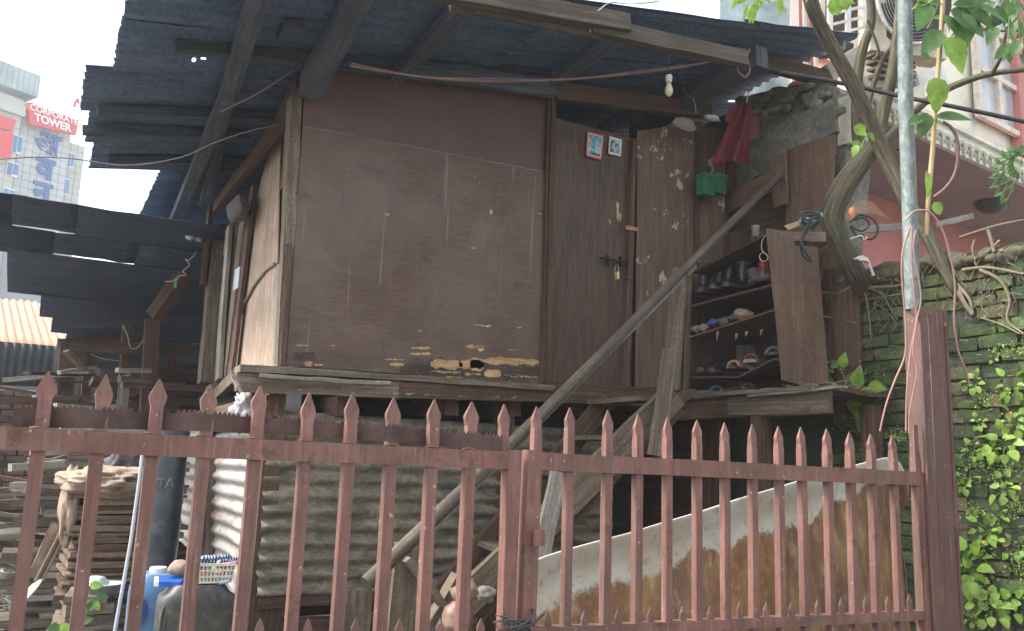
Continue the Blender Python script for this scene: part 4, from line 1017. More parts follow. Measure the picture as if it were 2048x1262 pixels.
limb('trunk', [(1760, 650, 6.1, 12.0), (1735, 592, 5.85, 20.6), (1706, 540, 5.65, 20.6), (1678, 480, 5.6, 22.4), (1663, 432, 5.6, 24.1), (1684, 378, 5.6, 23.2), (1718, 330, 5.65, 20.6), (1748, 292, 5.7, 17.2), (1768, 262, 5.7, 12.0)])
limb('trunk', [(1945, 640, 5.35, 6.0), (1914, 588, 5.15, 8.6), (1890, 540, 5.2, 11.2), (1855, 470, 5.3, 13.8), (1812, 400, 5.4, 14.6), (1775, 325, 5.5, 15.5), (1745, 255, 5.5, 15.5), (1706, 172, 5.45, 14.6), (1662, 92, 5.4, 13.8), (1626, 18, 5.3, 13.8), (1604, -60, 5.2, 12.0)])
limb('limb', [(1755, 300, 5.75, 12.0), (1764, 240, 5.8, 12.0), (1782, 160, 5.8, 11.2), (1796, 80, 5.8, 12.0), (1806, -40, 5.8, 10.3)])
limb('limb', [(1716, 320, 5.9, 7.7), (1712, 240, 5.95, 9.5), (1716, 150, 6, 10.3), (1728, 90, 6, 9.5), (1743, 40, 6, 8.6), (1736, -40, 6, 7.7)])
limb('limb', [(1722, 330, 5.8, 5.2), (1732, 230, 5.85, 6.0), (1760, 130, 5.9, 5.2), (1790, 80, 5.9, 4.3), (1822, -20, 5.8, 4.3)], 8)
limb('limb', [(1800, 300, 5.9, 7.7), (1812, 180, 5.9, 9.5), (1812, 60, 5.9, 11.2), (1822, -40, 5.9, 10.3)], 10)
limb('limb', [(1752, 305, 5.6, 9.5), (1790, 262, 5.6, 8.6), (1832, 220, 5.6, 7.7), (1868, 192, 5.6, 7.3), (1930, 163, 5.5, 6.9), (1990, 146, 5.4, 6.0), (2070, 138, 5.3, 5.2)], 10)
limb('branch', [(1983, 148, 5.4, 4.3), (2003, 112, 5.3, 3.9), (2012, 70, 5.3, 3.4), (2030, 25, 5.2, 3.0), (2045, -30, 5.2, 2.6)], 8)
limb('branch', [(2012, 70, 5.3, 2.1), (2040, 85, 5.2, 1.7), (2075, 100, 5.2, 1.3)], 6); limb('branch', [(1935, 52, 5.3, 1.7), (1975, 60, 5.3, 1.7), (2012, 62, 5.3, 2.6)], 6)
limb('branch', [(1746, 120, 5.9, 3.4), (1757, 100, 5.9, 3.0), (1735, 40, 5.9, 2.6)], 6)
for (a, b) in (((1790, 190), (1830, 150)), ((1855, 60), (1880, -10)), ((1640, 40), (1625, -30))):
    limb('branch', [(*a, 5.7, 4), ((a[0]+b[0])/2+4, (a[1]+b[1])/2, 5.7, 3), (*b, 5.7, 2)], 6)
# roots spreading over the wall top and down its face
ROOT = wood('pale_root', (.2, .165, .11), (.36, .3, .2), grain=40, dark=.5)
def root(pts, r0, par=tr):
    P_ = [PX(x, y, XW-.02-.02*random.random()) for x, y in pts]
    return MB().tube(P_, [r0*(1-.6*i/len(P_)) for i in range(len(P_))], 6, smooth=6).build('root', ROOT, par, smooth=True)
for pts, r in (([(1715, 585), (1740, 575), (1790, 572), (1840, 560)], .014), ([(1712, 580), (1700, 610), (1712, 648)], .008), ([(1730, 585), (1738, 630), (1742, 675)], .006),
               ([(1725, 575), (1760, 585), (1780, 615), (1795, 640)], .007), ([(1912, 570), (1925, 600), (1945, 630)], .02), ([(1905, 560), (1920, 575), (1940, 600), (1946, 628)], .014),
               ([(1960, 540), (2000, 560), (2020, 600), (2015, 640), (2048, 668)], .012), ([(1925, 540), (1975, 535), (2048, 548)], .012), ([(1960, 635), (2000, 648), (2040, 668)], .006),
               ([(1890, 610), (1870, 650), (1845, 680)], .006), ([(1950, 480), (1945, 500), (1952, 530)], .01), ([(1975, 455), (1985, 490), (1988, 505)], .012), ([(1920, 475), (1990, 452), (2048, 440)], .009),
               ([(1690, 590), (1720, 600), (1800, 588)], .008), ([(2000, 480), (1960, 520), (1940, 560)], .006), ([(1700, 575), (1670, 590), (1655, 585)], .01)):
    root(pts, r)
mb = MB()
for k in range(85):
    px = random.uniform(1690, 2048); py = 545-(px-1700)*.16+random.uniform(0, 120); q = [(px, py)]
    for j in range(3): px += random.uniform(-14, 14); py += random.uniform(2, 16); q.append((px, py))
    mb.tube([PX(a, b, XW-.015-random.random()*.02) for a, b in q], random.uniform(.0012, .003), 4)
tag(mb.build('fine_roots', ROOT, tr), kind='stuff')
# ------------------------------------------------------------------ leaves
LEAF1 = leafmat('bright_green_leaf', (.21, .36, .055)); LEAF2 = leafmat('mid_green_leaf', (.09, .19, .055)); LEAF3 = leafmat('pale_lime_leaf', (.27, .42, .09))
STEM = plain('green_stem', (.14, .2, .06), .6)
def leaf_mesh(mat, shape='ovate', teeth=0, fold=.25, nn=6):
    me = bpy.data.meshes.new('leaf'); vs = []; fs = []
    prof = {'ovate': lambda t: math.sin(math.pi*t**.75)**.85*.36*(1-.15*t), 'lance': lambda t: math.sin(math.pi*t**.8)*.17, 'round': lambda t: math.sin(math.pi*t**.7)**.6*.42}[shape]
    for i in range(nn+1):
        t = i/nn; w_ = prof(t) if 0 < i < nn else .004
        if teeth and 0 < i < nn: w_ *= 1+(teeth if i % 2 else -teeth)
        dr = -.28*t*t
        vs += [(t, -w_, dr+w_*fold), (t, 0, dr), (t, w_, dr+w_*fold)]
    for i in range(nn):
        a = i*3; fs += [(a, a+1, a+4, a+3), (a+1, a+2, a+5, a+4)]
    me.from_pydata(vs, [], fs); me.materials.append(mat)
    for p in me.polygons: p.use_smooth = True
    return me
LM = {('ovate', 1): leaf_mesh(LEAF1, 'ovate', .06, nn=8), ('ovate', 2): leaf_mesh(LEAF2), ('lance', 2): leaf_mesh(LEAF2, 'lance'), ('round', 3): leaf_mesh(LEAF3, 'round'), ('round', 1): leaf_mesh(LEAF1, 'round'), ('lance', 1): leaf_mesh(LEAF1, 'lance')}
def leaf(par, p, dirv, size, key, nrm=None, twist=0):
    o = bpy.data.objects.new('leaf', LM[key]); C.objects.link(o); o.parent = par
    x = V(dirv).normalized(); n_ = V(nrm) if nrm is not None else V((-.6, -.5, .6)); z = (n_-x*n_.dot(x)).normalized(); y = z.cross(x)
    M = Matrix((x, y, z)).transposed().to_4x4(); M = M @ Matrix.Rotation(twist, 4, 'X') @ Matrix.Scale(size, 4)
    M.translation = V(p)-wloc(par); o.matrix_local = M; return o
def plant(px, py, rpx, n, key, label, group='weeds rooted in the mossy wall', x=None, d=None, cat='plant', spread=1.0, size=(.5, .8), up=.35):
    base = PX(px, py, XW-.0) if d is None else PD(px, py, d); dep = (base-EYE).dot(CF); R = rpx*dep/1750
    t_ = thing('wall_plant', label, cat, base, group)
    mb = MB()
    for k in range(n):
        a = 2*math.pi*(k+random.random()*.6)/n; rr = R*random.uniform(.35, 1)*spread
        dv = V((-random.uniform(.35, 1.0)*.8, math.cos(a), math.sin(a)+up)); tip = base+V((dv.x*R*.8, dv.y*rr*.62, dv.z*rr*.62))
        mid = base.lerp(tip, .5)+V((-.01, 0, R*.12)); mb.tube([base, mid, tip], .0016, 4, smooth=2)
        sz = R*.74*random.uniform(*size); leaf(t_, tip, V((-.25, math.cos(a), math.sin(a)*.8-.15)), sz, key, V((-.7, -.45, .75))+V((random.uniform(-.3, .3),)*3), random.uniform(-.3, .3))
        if random.random() < .6: leaf(t_, base.lerp(tip, .6), V((-.3, math.cos(a+1.3), math.sin(a+1.3)*.8)), sz*.7, key, V((-.7, -.4, .7)), random.uniform(-.3, .3))
    mb.build('stem', STEM, t_); return t_
PL = [(1958, 1145, 68, 11, ('ovate', 1), 'largest bright green nettle-like plant low on the wall right of the post'),
      (1985, 1070, 40, 8, ('ovate', 1), 'bright leafy weed just above the largest nettle-like plant'),
      (1992, 1222, 55, 9, ('round', 3), 'bright round-leaved plant in the bottom right corner of the wall'),
      (2028, 1215, 42, 7, ('round', 1), 'leafy weed at the right picture edge near the bottom of the wall'),
      (1950, 1240, 26, 6, ('round', 3), 'small pale weed beside the foot of the red post'),
      (2015, 895, 52, 9, ('round', 3), 'broad bright green weed halfway up the wall by the picture edge'),
      (1990, 905, 34, 7, ('round', 1), 'weed with round leaves left of the broad bright green weed'),
      (1948, 905, 26, 6, ('round', 3), 'small cluster of lime leaves beside the red post, halfway up the wall'),
      (2040, 850, 40, 6, ('ovate', 1), 'leafy sprig at the right picture edge above the broad weed'),
      (1957, 772, 30, 7, ('round', 3), 'upper lime green weed just right of the red post'),
      (2030, 780, 42, 7, ('ovate', 1), 'upper green weed near the right edge of the picture'),
      (2020, 985, 40, 7, ('round', 3), 'lime weed below the broad weed at the wall middle'),
      (1935, 970, 26, 6, ('round', 1), 'small weed at the shadowed joint between post and wall'),
      (2002, 1040, 30, 6, ('round', 1), 'sprig of three leaves above a reddish brick'),
      (1962, 850, 22, 6, ('round', 3), 'tiny lime seedling on the wall between the two upper weeds'),
      (1993, 715, 18, 5, ('round', 3), 'highest tiny seedling on the wall right of the red post'),
      (2040, 1100, 34, 6, ('ovate', 1), 'leafy weed at the right edge level with the largest plant')]
for a in PL: plant(*a)
plant(1662, 588, 24, 6, ('lance', 2), 'small dark-leaved sprig at the top corner of the shoe rack')
# sprawling plant left of the post
sp1 = thing('wall_plant', 'sprawling plant with large glossy leaves hanging beside the landing platform', 'plant', PX(1690, 780, XW-.02), 'weeds rooted in the mossy wall')
base = PX(1700, 800, XW-.05); mb = MB()
for path, lv in (([(1700, 800), (1672, 770), (1655, 745), (1632, 714)], [(1638, 715, 200, 36), (1652, 742, 250, 32), (1648, 728, -30, 30), (1668, 770, 160, 30)]), ([(1700, 800), (1690, 760), (1680, 735)], [(1684, 735, 60, 30), (1690, 762, 20, 28), (1676, 735, 140, 26)]),
                 ([(1700, 800), (1720, 780), (1745, 772)], [(1716, 776, 75, 42), (1735, 776, 0, 44), (1705, 795, -60, 40), (1712, 792, 170, 30)]), ([(1700, 800), (1722, 810), (1735, 815)], [(1728, 812, 20, 42), (1735, 815, -70, 46), (1722, 808, 60, 34), (1730, 822, -110, 40)])):
    pts = [PX(a, b, XW-.1) for a, b in path]; mb.tube(pts, .003, 5, smooth=3)
    for lx, ly, ang, sz in lv:
        a = rad(ang); p = PX(lx, ly, XW-.11); leaf(sp1, p, V((-.3, -math.cos(a), math.sin(a))), sz*1.05*5.7/1750, ('ovate', 2 if random.random() < .4 else 1), V((-.7, -.5, .6)), random.uniform(-.4, .4))
mb.build('stem', STEM, sp1)
# tiny ground-cover leaves on the wall
def tinyleaves(name, n, fn, size, mat, label=None):
    mb = MB()
    for k in range(n):
        p = fn(); a = random.uniform(0, 6.28); s_ = random.uniform(*size)
        u = V((-.3, math.cos(a), math.sin(a))).normalized(); v_ = V((-.5, -math.sin(a)*.8, math.cos(a)*.8+.2)).normalized()
        mb.face([p, p+u*s_*.5+v_*s_*.35, p+u*s_, p+u*s_*.5-v_*s_*.35])
    o = mb.build(name, mat); tag(o, label, 'ground cover', kind='stuff'); return o
cl_ = [(1960, 920, 60, 25), (2010, 940, 60, 20), (1960, 1200, 40, 30), (2040, 1120, 30, 30), (1975, 800, 30, 20), (1958, 1100, 30, 16), (1720, 760, 40, 25), (1730, 905, 30, 14), (2020, 700, 40, 14), (1990, 1180, 60, 30), (1950, 1020, 22, 12), (2030, 1010, 30, 20), (1715, 850, 40, 20), (1790, 870, 30, 12)]
def fn():
    c = random.choice(cl_); return PX(random.gauss(c[0], c[2]*.5), random.gauss(c[1], c[3]*.6), XW-.02-random.random()*.03)
tinyleaves('wall_weeds', 1500, fn, (.008, .02), LEAF3, 'tiny ferny weeds covering the damp bricks')
tinyleaves('wall_moss', 4000, lambda: PX(random.uniform(1670, 2048), random.uniform(600, 1262), XW-.012), (.004, .009), leafmat('moss_tuft', (.07, .11, .025), .1), 'fine moss tufts over the bricks')
# vine with large hanging leaves
vn = thing('climbing_vine', 'thin tan vine stem with big heart-shaped leaves climbing along the steel pipe', 'vine', PD(1852, 480, 3.3))
MB().tube([PD(x, y, 3.2) for x, y in ((1852, 470), (1858, 380), (1866, 290), (1872, 190), (1880, 100), (1885, 20), (1888, -60))], .0085, 8, smooth=4).build('stem', plain('tan_vine', (.4, .29, .16), .7), vn, smooth=True)
VL = [(1893, 75, -60, 62, 'ovate', 1), (1870, 155, -85, 56, 'ovate', 1), (1868, 235, 5, 62, 'lance', 2), (1852, 225, 260, 40, 'ovate', 2), (1845, 235, 200, 26, 'ovate', 2), (1882, 60, 230, 50, 'ovate', 2), (1885, 30, -45, 55, 'lance', 2), (1900, 20, -30, 70, 'ovate', 2),
      (1905, 10, 10, 60, 'lance', 2), (1885, 10, 160, 50, 'lance', 2), (1920, 25, -80, 60, 'ovate', 2), (1930, 5, -40, 65, 'lance', 2), (1860, 120, 130, 22, 'lance', 2), (1852, 340, -80, 46, 'lance', 3 if 0 else 1), (1868, 405, -60, 22, 'round', 3), (1865, 220, 60, 24, 'ovate', 1), (1870, -5, 200, 40, 'lance', 1), (1950, 10, -20, 60, 'lance', 2), (1855, 5, 250, 46, 'ovate', 2)]
for x, y, ang, sz, sh, k in VL:
    a = rad(ang); key = (sh, k) if (sh, k) in LM else ('ovate', 1)
    leaf(vn, PD(x, y, 3.18), CR*math.cos(a)+CU*math.sin(a)-CF*.15, sz*3.18/1750*1.25, key, -CF+CU*.3+CR*random.uniform(-.3, .3), random.uniform(-.3, .3))
# foliage in the top corners
def sprig(cx, cy, d, n, rx, ry, size, label, key=('lance', 2), grp='leafy twigs hanging from above', sy=-60):
    t_ = thing('leafy_twig', label, 'twig', PD(cx, cy, d), grp); mb = MB()
    for k in range(n):
        x = random.gauss(cx, rx); y = random.gauss(cy, ry); a = random.uniform(-2.6, .2)
        leaf(t_, PD(x, y, d+random.uniform(-.15, .15)), CR*math.cos(a)+CU*math.sin(a), size*random.uniform(.7, 1.2)*d/1750, key, -CF+CU*.4+CR*random.uniform(-.5, .5), random.uniform(-.5, .5))
        if k % 3 == 0: mb.tube([PD(cx, sy, d), PD((cx+x)/2, (y+sy)/2, d), PD(x, y, d)], .003, 4, smooth=2)
    mb.build('stem', STEM, t_)
sprig(1500, 2, 5.5, 14, 26, 12, 34, 'bright leafy twig over the roof edge left of the pink column', ('lance', 1))
sprig(2020, 20, 4.5, 26, 26, 34, 34, 'leafy twigs in the top right corner in front of the window', ('ovate', 2))
sprig(1960, 5, 4.6, 20, 40, 22, 38, 'dark leafy twigs beside the vine top', ('lance', 2))
sprig(1680, -5, 4.9, 8, 22, 8, 26, 'few leaves above the diagonal tree trunk', ('ovate', 1))
sprig(2025, 95, 4.4, 7, 14, 12, 34, 'drooping leaves at the right edge below the corner twigs', ('ovate', 2))
sprig(1720, 265, 5.2, 5, 12, 16, 32, 'bright sprout on the tree trunk beside the cream plaster edge', ('ovate', 1), sy=300)
fr_ = thing('fern', 'narrow-fronded fern arching in front of the cornice at the right edge', 'fern', PD(2048, 330, 4.5))
mb = MB()
for i in range(9):
    a = rad(100+i*17); L_ = .13; c0_ = PD(2046, 325, 4.5); pts = [c0_+CR*(math.cos(a)*L_*t)+CU*(math.sin(a)*L_*t-.07*t*t) for t in (0, .35, .7, 1)]
    mb.tube(pts, .0015, 4)
    for t in range(3):
        for sgn in (-1, 1): leaf(fr_, pts[t+1], CR*math.cos(a+sgn*.6)+CU*(math.sin(a+sgn*.6)-.3), .05, ('lance', 2), -CF+CU*.5)
mb.build('stem', STEM, fr_)
# ================================================================== OFFICE TOWER
te = V((math.sin(rad(62)), math.cos(rad(62)), 0)); tn = V((-te.y, te.x, 0)); t0 = PD(60, 300, 70)
if tn.dot(CF) < 0: tn = -tn
def FT(px, py, off=0): return PP(px, py, t0+tn*off, tn)
tw = thing('office_tower', 'pale tiled office tower with a red CORPORATE TOWER sign, far off at the left', 'office building', V((t0.x, t0.y, 0)))
TILE = plain('pale_facade_tile', (.5, .56, .57), .6, sc=.3, var=.12, bmp=0); TILE2 = plain('beige_facade_tile', (.5, .52, .48), .6, sc=.3, var=.12, bmp=0)
JOINT = plain('facade_joint', (.3, .34, .35), .8, bmp=0); PARA = plain('grey_green_parapet_panel', (.33, .42, .42), .5, sc=.4, bmp=0)
SIGNR = plain('red_sign_board', (.68, .06, .07), .5, sc=1, bmp=0, var=.08); SIGNW = plain('white_sign_lettering', (.85, .85, .85), .5, bmp=0, var=.03)
BLUEL = plain('blue_facade_lettering', (.03, .13, .36), .5, bmp=0, var=.05); WINB = plain('blue_reflective_glass', (.05, .22, .45), .15, bmp=0, sc=.4, var=.4)
def fq(nm, mat, x0, y0, x1, y1, off, th, par=tw, sl=0):
    a = FT(x0, y0, off); b = FT(x1, y0+(x1-x0)*.3, off)
    zt = a.z; zb = FT(x0, y1, off).z
    return panel(nm, mat, par, [V((a.x, a.y, zb)), V((b.x, b.y, zb)), V((b.x, b.y, zt)), V((a.x, a.y, zt))], tn*th)
s_of = lambda p: (p-t0).dot(te)
def fblock(nm, mat, x0, x1, ytop, off, depth, zb=0):
    a = FT(x0, ytop, off); b = FT(x1, ytop, off)
    return panel(nm, mat, tw, [V((a.x, a.y, zb)), V((b.x, b.y, zb)), V((b.x, b.y, a.z)), V((a.x, a.y, a.z))], tn*depth)
fblock('tower_core', JOINT, 48, 150, 205, .06, 9); fblock('tower_wing', JOINT, 128, 172, 280, 1.2, 8); fblock('tower_wing', JOINT, -160, 52, 168, -.6+.06, 12)
def tiles(x0, x1, ytop, off, w, h, rows, mat):
    a = s_of(FT(x0, ytop, off)); b = s_of(FT(x1, ytop, off)); z1 = FT(x0, ytop, off).z; n_ = max(1, round((b-a)/w)); w = (b-a)/n_
    me = None
    for j in range(rows):
        for i in range(n_):
            c = t0+te*(a+w*(i+.5))+tn*off; c.z = z1-h*(j+.5)
            if me is None:
                q = [c+te*(sx*(w/2-.02))+U3*(sz*(h/2-.02)) for sx, sz in ((-1, -1), (1, -1), (1, 1), (-1, 1))]
                o = MB().prism(q, tn*.05).build('facade_tile', mat, tw, base=c); o.parent = tw; o.location = c-wloc(tw); me = o.data
            else:
                o = bpy.data.objects.new('facade_tile', me); C.objects.link(o); o.parent = tw; o.location = c-wloc(tw)
tiles(48, 150, 205, 0, .62, .62, 17, TILE); tiles(128, 172, 280, 1.14, .62, .62, 10, TILE2); tiles(-30, 52, 172, -.6, .8, .62, 14, TILE2)
# parapet of the left wing
a = FT(-160, 125, -1.2); b = FT(83, 152, -1.2); zt_ = b.z; zb_ = FT(62, 190, -1.2).z
k0, k1 = s_of(FT(-60, 150, -1.2)), s_of(b); n_ = 12
for i in range(n_):
    q0 = t0+te*(k0+(k1-k0)*i/n_)+tn*-1.2; q1 = t0+te*(k0+(k1-k0)*(i+1)/n_-.03)+tn*-1.2
    panel('parapet_panel', PARA, tw, [V((q0.x, q0.y, zb_)), V((q1.x, q1.y, zb_)), V((q1.x, q1.y, zt_)), V((q0.x, q0.y, zt_))], tn*3)
fblock('roof_slab', TILE2, -160, 60, 162, -.9, 8, zb=zb_-.6)
# windows
for (x0, y0, x1, y1, off) in ((28, 268, 46, 305, -.7), (16, 322, 38, 350, -.7), (8, 374, 30, 402, -.7), (138, 304, 150, 334, 1.1), (128, 355, 140, 388, 1.1)):
    w_ = fq('window', FRAMEW if 0 else SIGNW, x0, y0, x1, y1, off, .08)
    wd = x1-x0
    for i in range(2):
        xa = x0+1+i*wd/2; o = fq('pane', WINB, xa, y0+2+i*wd*.15, xa+wd/2-1.5, y1-1, off-.03, .05, par=w_)
# signs
def text(body, mat, par, org, xd, zd, size, ext=.02, nm='lettering', sx=1.0, align='CENTER', bold=0.0):
    cu = bpy.data.curves.new(nm, 'FONT'); cu.body = body; cu.size = 1; cu.extrude = ext/size; cu.align_x = align; cu.align_y = 'CENTER'; cu.offset = bold
    o = bpy.data.objects.new(nm, cu); C.objects.link(o)
    dg = bpy.context.evaluated_depsgraph_get(); me = bpy.data.meshes.new_from_object(o.evaluated_get(dg)); bpy.data.objects.remove(o)
    xd, zd = V(xd).normalized(), V(zd).normalized(); nd = xd.cross(zd)
    M = Matrix((xd*sx, zd, nd)).transposed().to_4x4() @ Matrix.Scale(size, 4); M.translation = V(org)-(wloc(par) if par else V((0, 0, 0)))
    me.transform(M); me.materials.clear(); me.materials.append(mat)
    o = bpy.data.objects.new(nm, me); C.objects.link(o); o.parent = par; return o
sg = thing('sign_board', 'red board reading CORPORATE TOWER in white capitals on the office tower', 'sign', FT(105, 240, -1))
def sq(pts, off, th, nm, mat, par): return panel(nm, mat, par, [FT(x, y, off) for x, y in pts], tn*th)
sq([(57, 204), (158, 240), (152, 270), (60, 248)], -.9, .3, 'board', SIGNR, sg); sq([(50, 208), (66, 204), (66, 224), (56, 222)], -.95, .3, 'board_end', SIGNR, sg)
e1 = (FT(158, 240, -.95)-FT(57, 204, -.95)).normalized(); e2 = (FT(105, 215, -.95)-FT(105, 245, -.95)).normalized()
text('CORPORATE', SIGNW, sg, FT(109, 230, -.95), (FT(147, 246, -.95)-FT(70, 220, -.95)), e2, .68, bold=.02, sx=1.0)
text('TOWER', SIGNW, sg, FT(106, 246, -.96), (FT(138, 257, -.95)-FT(75, 237, -.95)), e2, .88, bold=.03, sx=.95)
for ch, x, y, sz in (('अ', 95, 288, 2.6), ('व', 90, 338, 2.5), ('न', 84, 386, 2.5)):
    text(ch, BLUEL, tw, FT(x, y, -.1), te, U3, sz, ext=.08, nm='facade_letter', bold=.028)
rb = thing('red_banner', 'plain red banner board at the left picture edge on the office tower', 'banner', FT(10, 270, -1.2))
sq([(-60, 212), (33, 240), (26, 262), (-60, 240)], -1.1, .2, 'banner_panel', SIGNR, rb); sq([(-60, 244), (26, 266), (22, 316), (-60, 314)], -1.1, .2, 'banner_panel', SIGNR, rb)
fl = thing('flag', 'small red flag on the tower top beside the sign', 'flag', FT(150, 235, -.5))
beam('flag_pole', STEEL, fl, FT(152, 240, -.5), FT(152, 195, -.5), .05, .05, up=te, seg=1, jit=0); sq([(146, 214), (150, 200), (158, 195), (160, 208), (153, 206), (150, 215)], -.5, .05, 'flag_cloth', SIGNR, fl)

# ================================================================== LEFT SHED
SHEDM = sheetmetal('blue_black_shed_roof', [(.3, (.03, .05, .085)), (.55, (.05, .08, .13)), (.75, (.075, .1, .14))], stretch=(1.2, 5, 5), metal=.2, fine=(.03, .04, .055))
ORR = sheetmetal('orange_rusty_roof', [(.3, (.42, .2, .13)), (.55, (.55, .28, .19)), (.75, (.6, .38, .28))], stretch=(2, 2, 1), metal=0, rough=.9, fine=(.4, .22, .15))
sh = thing('open_shed', 'dark blue tin roofed lean-to shed crowded with timber, at the left', 'shed', (-.5, 9.5, 0))
zn = PY(150, 409, 7.6).z; SL = (PY(200, 690, 11.6).z-zn)/4.0; print('shed', zn, SL)
SN = V((0, -SL, 1)).normalized(); SP = lambda px, py: PP(px, py, V((0, 7.6, zn)), SN)
def ssheet(x0, x1, y0, y1, lift=0, tilt=0):
    return corr('roof_sheet', SHEDM, sh, V((x0, y0, zn+(y0-7.6)*SL+lift)), V((x1-x0, tilt, tilt*SL)), V((0, y1-y0, (y1-y0)*SL)), pitch=.1, amp=.012, nu=5, bend=.01)
edges = [(7.6, -2.5)]
ya, yb, yc, yd = SP(100, 459).y, SP(190, 512).y, SP(100, 600).y, SP(100, 655).y
print('rows', ya, yb, yc, yd)
g1a, g1b = SP(25, 456).x, SP(150, 462).x; g2a, g2b = SP(105, 514).x, SP(274, 509).x
ssheet(-2.6, g1a, 7.6, ya+.08); ssheet(g1a, g1b, 7.6, ya-.012, .001, .0); ssheet(g1b, 1.3, 7.6, ya+.08)
ssheet(-2.0, g2a, ya-.0, yb+.08, -.02); ssheet(g2a, g2b, ya, yb-.022, -.021, .01); ssheet(g2b, 1.6, ya, yb+.08, -.02)
xl = [SP(8, 540).x, SP(30, 590).x, SP(58, 632).x, SP(84, 662).x, SP(98, 688).x]
yy = [yb, SP(30, 575).y, SP(58, 620).y, SP(84, 650).y, SP(98, 675).y, 12.4]
for i in range(5):
    n_ = 1 if yy[i+1]-yy[i] < 1 else 2
    ssheet(xl[i]+random.uniform(-.03, .05)+(.22 if i else 0), 3.2, yy[i]+.0, yy[i+1]+.06, -.035-.006*i)
beam('shed_beam', W_BROWN, sh, PY(140, 695, 9.2), PY(420, 700, 9.2), .08, .1, seg=6)
beam('shed_beam', W_BROWN, sh, PY(118, 688, 11), PY(420, 668, 11), .08, .1, seg=6); beam('shed_beam', W_ROOF, sh, PY(140, 655, 9.6), PY(400, 635, 9.6), .05, .05, seg=6)
for x, y0, x1, Y, w_, m_ in ((256, 650, 252, 9.4, .1, W_BROWN), (306, 640, 303, 9.0, .13, W_RED), (136, 690, 136, 11, .16, W_BROWN), (345, 690, 345, 10.5, .1, W_BROWN), (176, 700, 176, 11.4, .09, W_BROWN)):
    p = PY(x, y0, Y); beam('shed_post', m_, sh, p, V((PY(x1, 900, Y).x, Y, 0)), w_, w_, up=(0, 1, 0), seg=7, jit=.005)
for k in range(3): beam('shed_post', W_PALE, sh, PY(244+k*7, 760-k*10, 9.1), V((PY(240+k*7, 900, 9.1).x, 9.1, .2)), .03, .03, up=(0, 1, 0), seg=3)
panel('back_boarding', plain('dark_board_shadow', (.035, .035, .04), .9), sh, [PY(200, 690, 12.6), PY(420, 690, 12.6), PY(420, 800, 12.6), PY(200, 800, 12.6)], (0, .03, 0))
# far rusty roof and blue wall
fs = thing('rusty_roof_shed', 'low shed with an orange rusty corrugated roof seen past the lean-to edge', 'shed', (-5, 16, 0))
a = PY(-120, 690, 14); zr0 = PY(60, 692, 14).z; X1 = PY(102, 690, 14).x+.9
corr('roof_sheet', ORR, fs, V((X1, 14, zr0)), V((-.3, 3.2, 1.1)), V((-4, 0, 0)), pitch=.11, amp=.02, nu=6)
corr('roof_sheet', ORR, fs, V((X1-.2, 13.9, zr0-.04)), V((-.15, 1.6, .55)), V((-4, 0, 0)), pitch=.11, amp=.02, nu=6)
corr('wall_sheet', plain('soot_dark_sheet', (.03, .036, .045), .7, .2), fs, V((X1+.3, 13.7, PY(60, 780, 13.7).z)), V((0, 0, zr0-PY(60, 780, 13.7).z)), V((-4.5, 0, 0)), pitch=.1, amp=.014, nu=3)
beam('fascia', W_PALE, fs, PY(-60, 772, 13.6), PY(98, 778, 13.6), .03, .05, seg=3)
# far brick wall
RB = plain('dusty_dark_brick', (.12, .075, .058), .95, sc=5, var=.5, dirt=(.13, .115, .1), bmp=.4)
fw = thing('brick_wall', 'low dark red brick wall at the back of the rubble yard', 'wall', (-2.2, 13, 0))
zt_b = PY(100, 782, 13).z
panel('mortar_bed', MORT, fw, [V((-7, 13.06, 0)), V((1.2, 13.06, 0)), V((1.2, 13.06, zt_b-.02)), V((-7, 13.06, zt_b-.02))], (0, .2, 0))
bm2 = []
for k in range(5):
    me = brick_meshes[k].copy(); me.materials.clear(); me.materials.append(RB); bm2.append(me)
xa_, xb_ = PY(-30, 900, 13).x, PY(250, 900, 13).x
print('far bricks', xa_, xb_, lay(fw, 13.06, xa_, xb_, .45, zt_b-.05, .97, meshes=bm2, along='x'))
# backdrop trees/dark clutter behind: dark low hoarding to close the yard
hb = thing('tin_hoarding', 'dark tin hoarding closing the yard behind the timber stacks', 'hoarding', (1.5, 13.5, 0))
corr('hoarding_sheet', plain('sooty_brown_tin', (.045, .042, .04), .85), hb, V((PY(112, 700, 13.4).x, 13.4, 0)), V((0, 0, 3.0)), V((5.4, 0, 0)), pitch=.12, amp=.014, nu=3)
# ------------------------------------------------------------------ timber clutter
def stack(name, label, cx0, cx1, ytop, Y, dep, th, mats, jitx=.04, group='stacks of old planks', z0=0, zt=None, depth_n=1, tilt=0):
    a = PY(cx0, ytop, Y); b = PY(cx1, ytop, Y); z = z0; zt = zt or a.z
    t_ = thing(name, label, 'plank stack', ((a.x+b.x)/2, Y+dep/2, z0), group)
    while z < zt:
        h = random.uniform(*th); j0, j1 = random.uniform(-jitx, jitx), random.uniform(-jitx, jitx); dy = random.uniform(-.03, .03)
        f = (z-z0)/(zt-z0)
        beam('plank', mats(f), t_, V((a.x+j0, Y+dy+dep/2, z+h/2)), V((b.x+j1, Y+dy+dep/2+random.uniform(-.03, .03), z+h/2+random.uniform(-.006, .006)+tilt)), dep, h*.92, seg=4, jit=.0025)
        z += h
    return t_
RAWB = wood('tan_old_plank', (.17, .115, .08), (.3, .215, .15)); 
stack('plank_stack', 'tall stack of thin reddish tan planks behind the third gate bar', 150, 300, 985, 5.3, .5, (.014, .036), lambda f: random.choice((RAWB, RAWB, W_RED, W_GREY)) if f > .4 else random.choice((W_GREY, RAWB, W_RED)), .035)
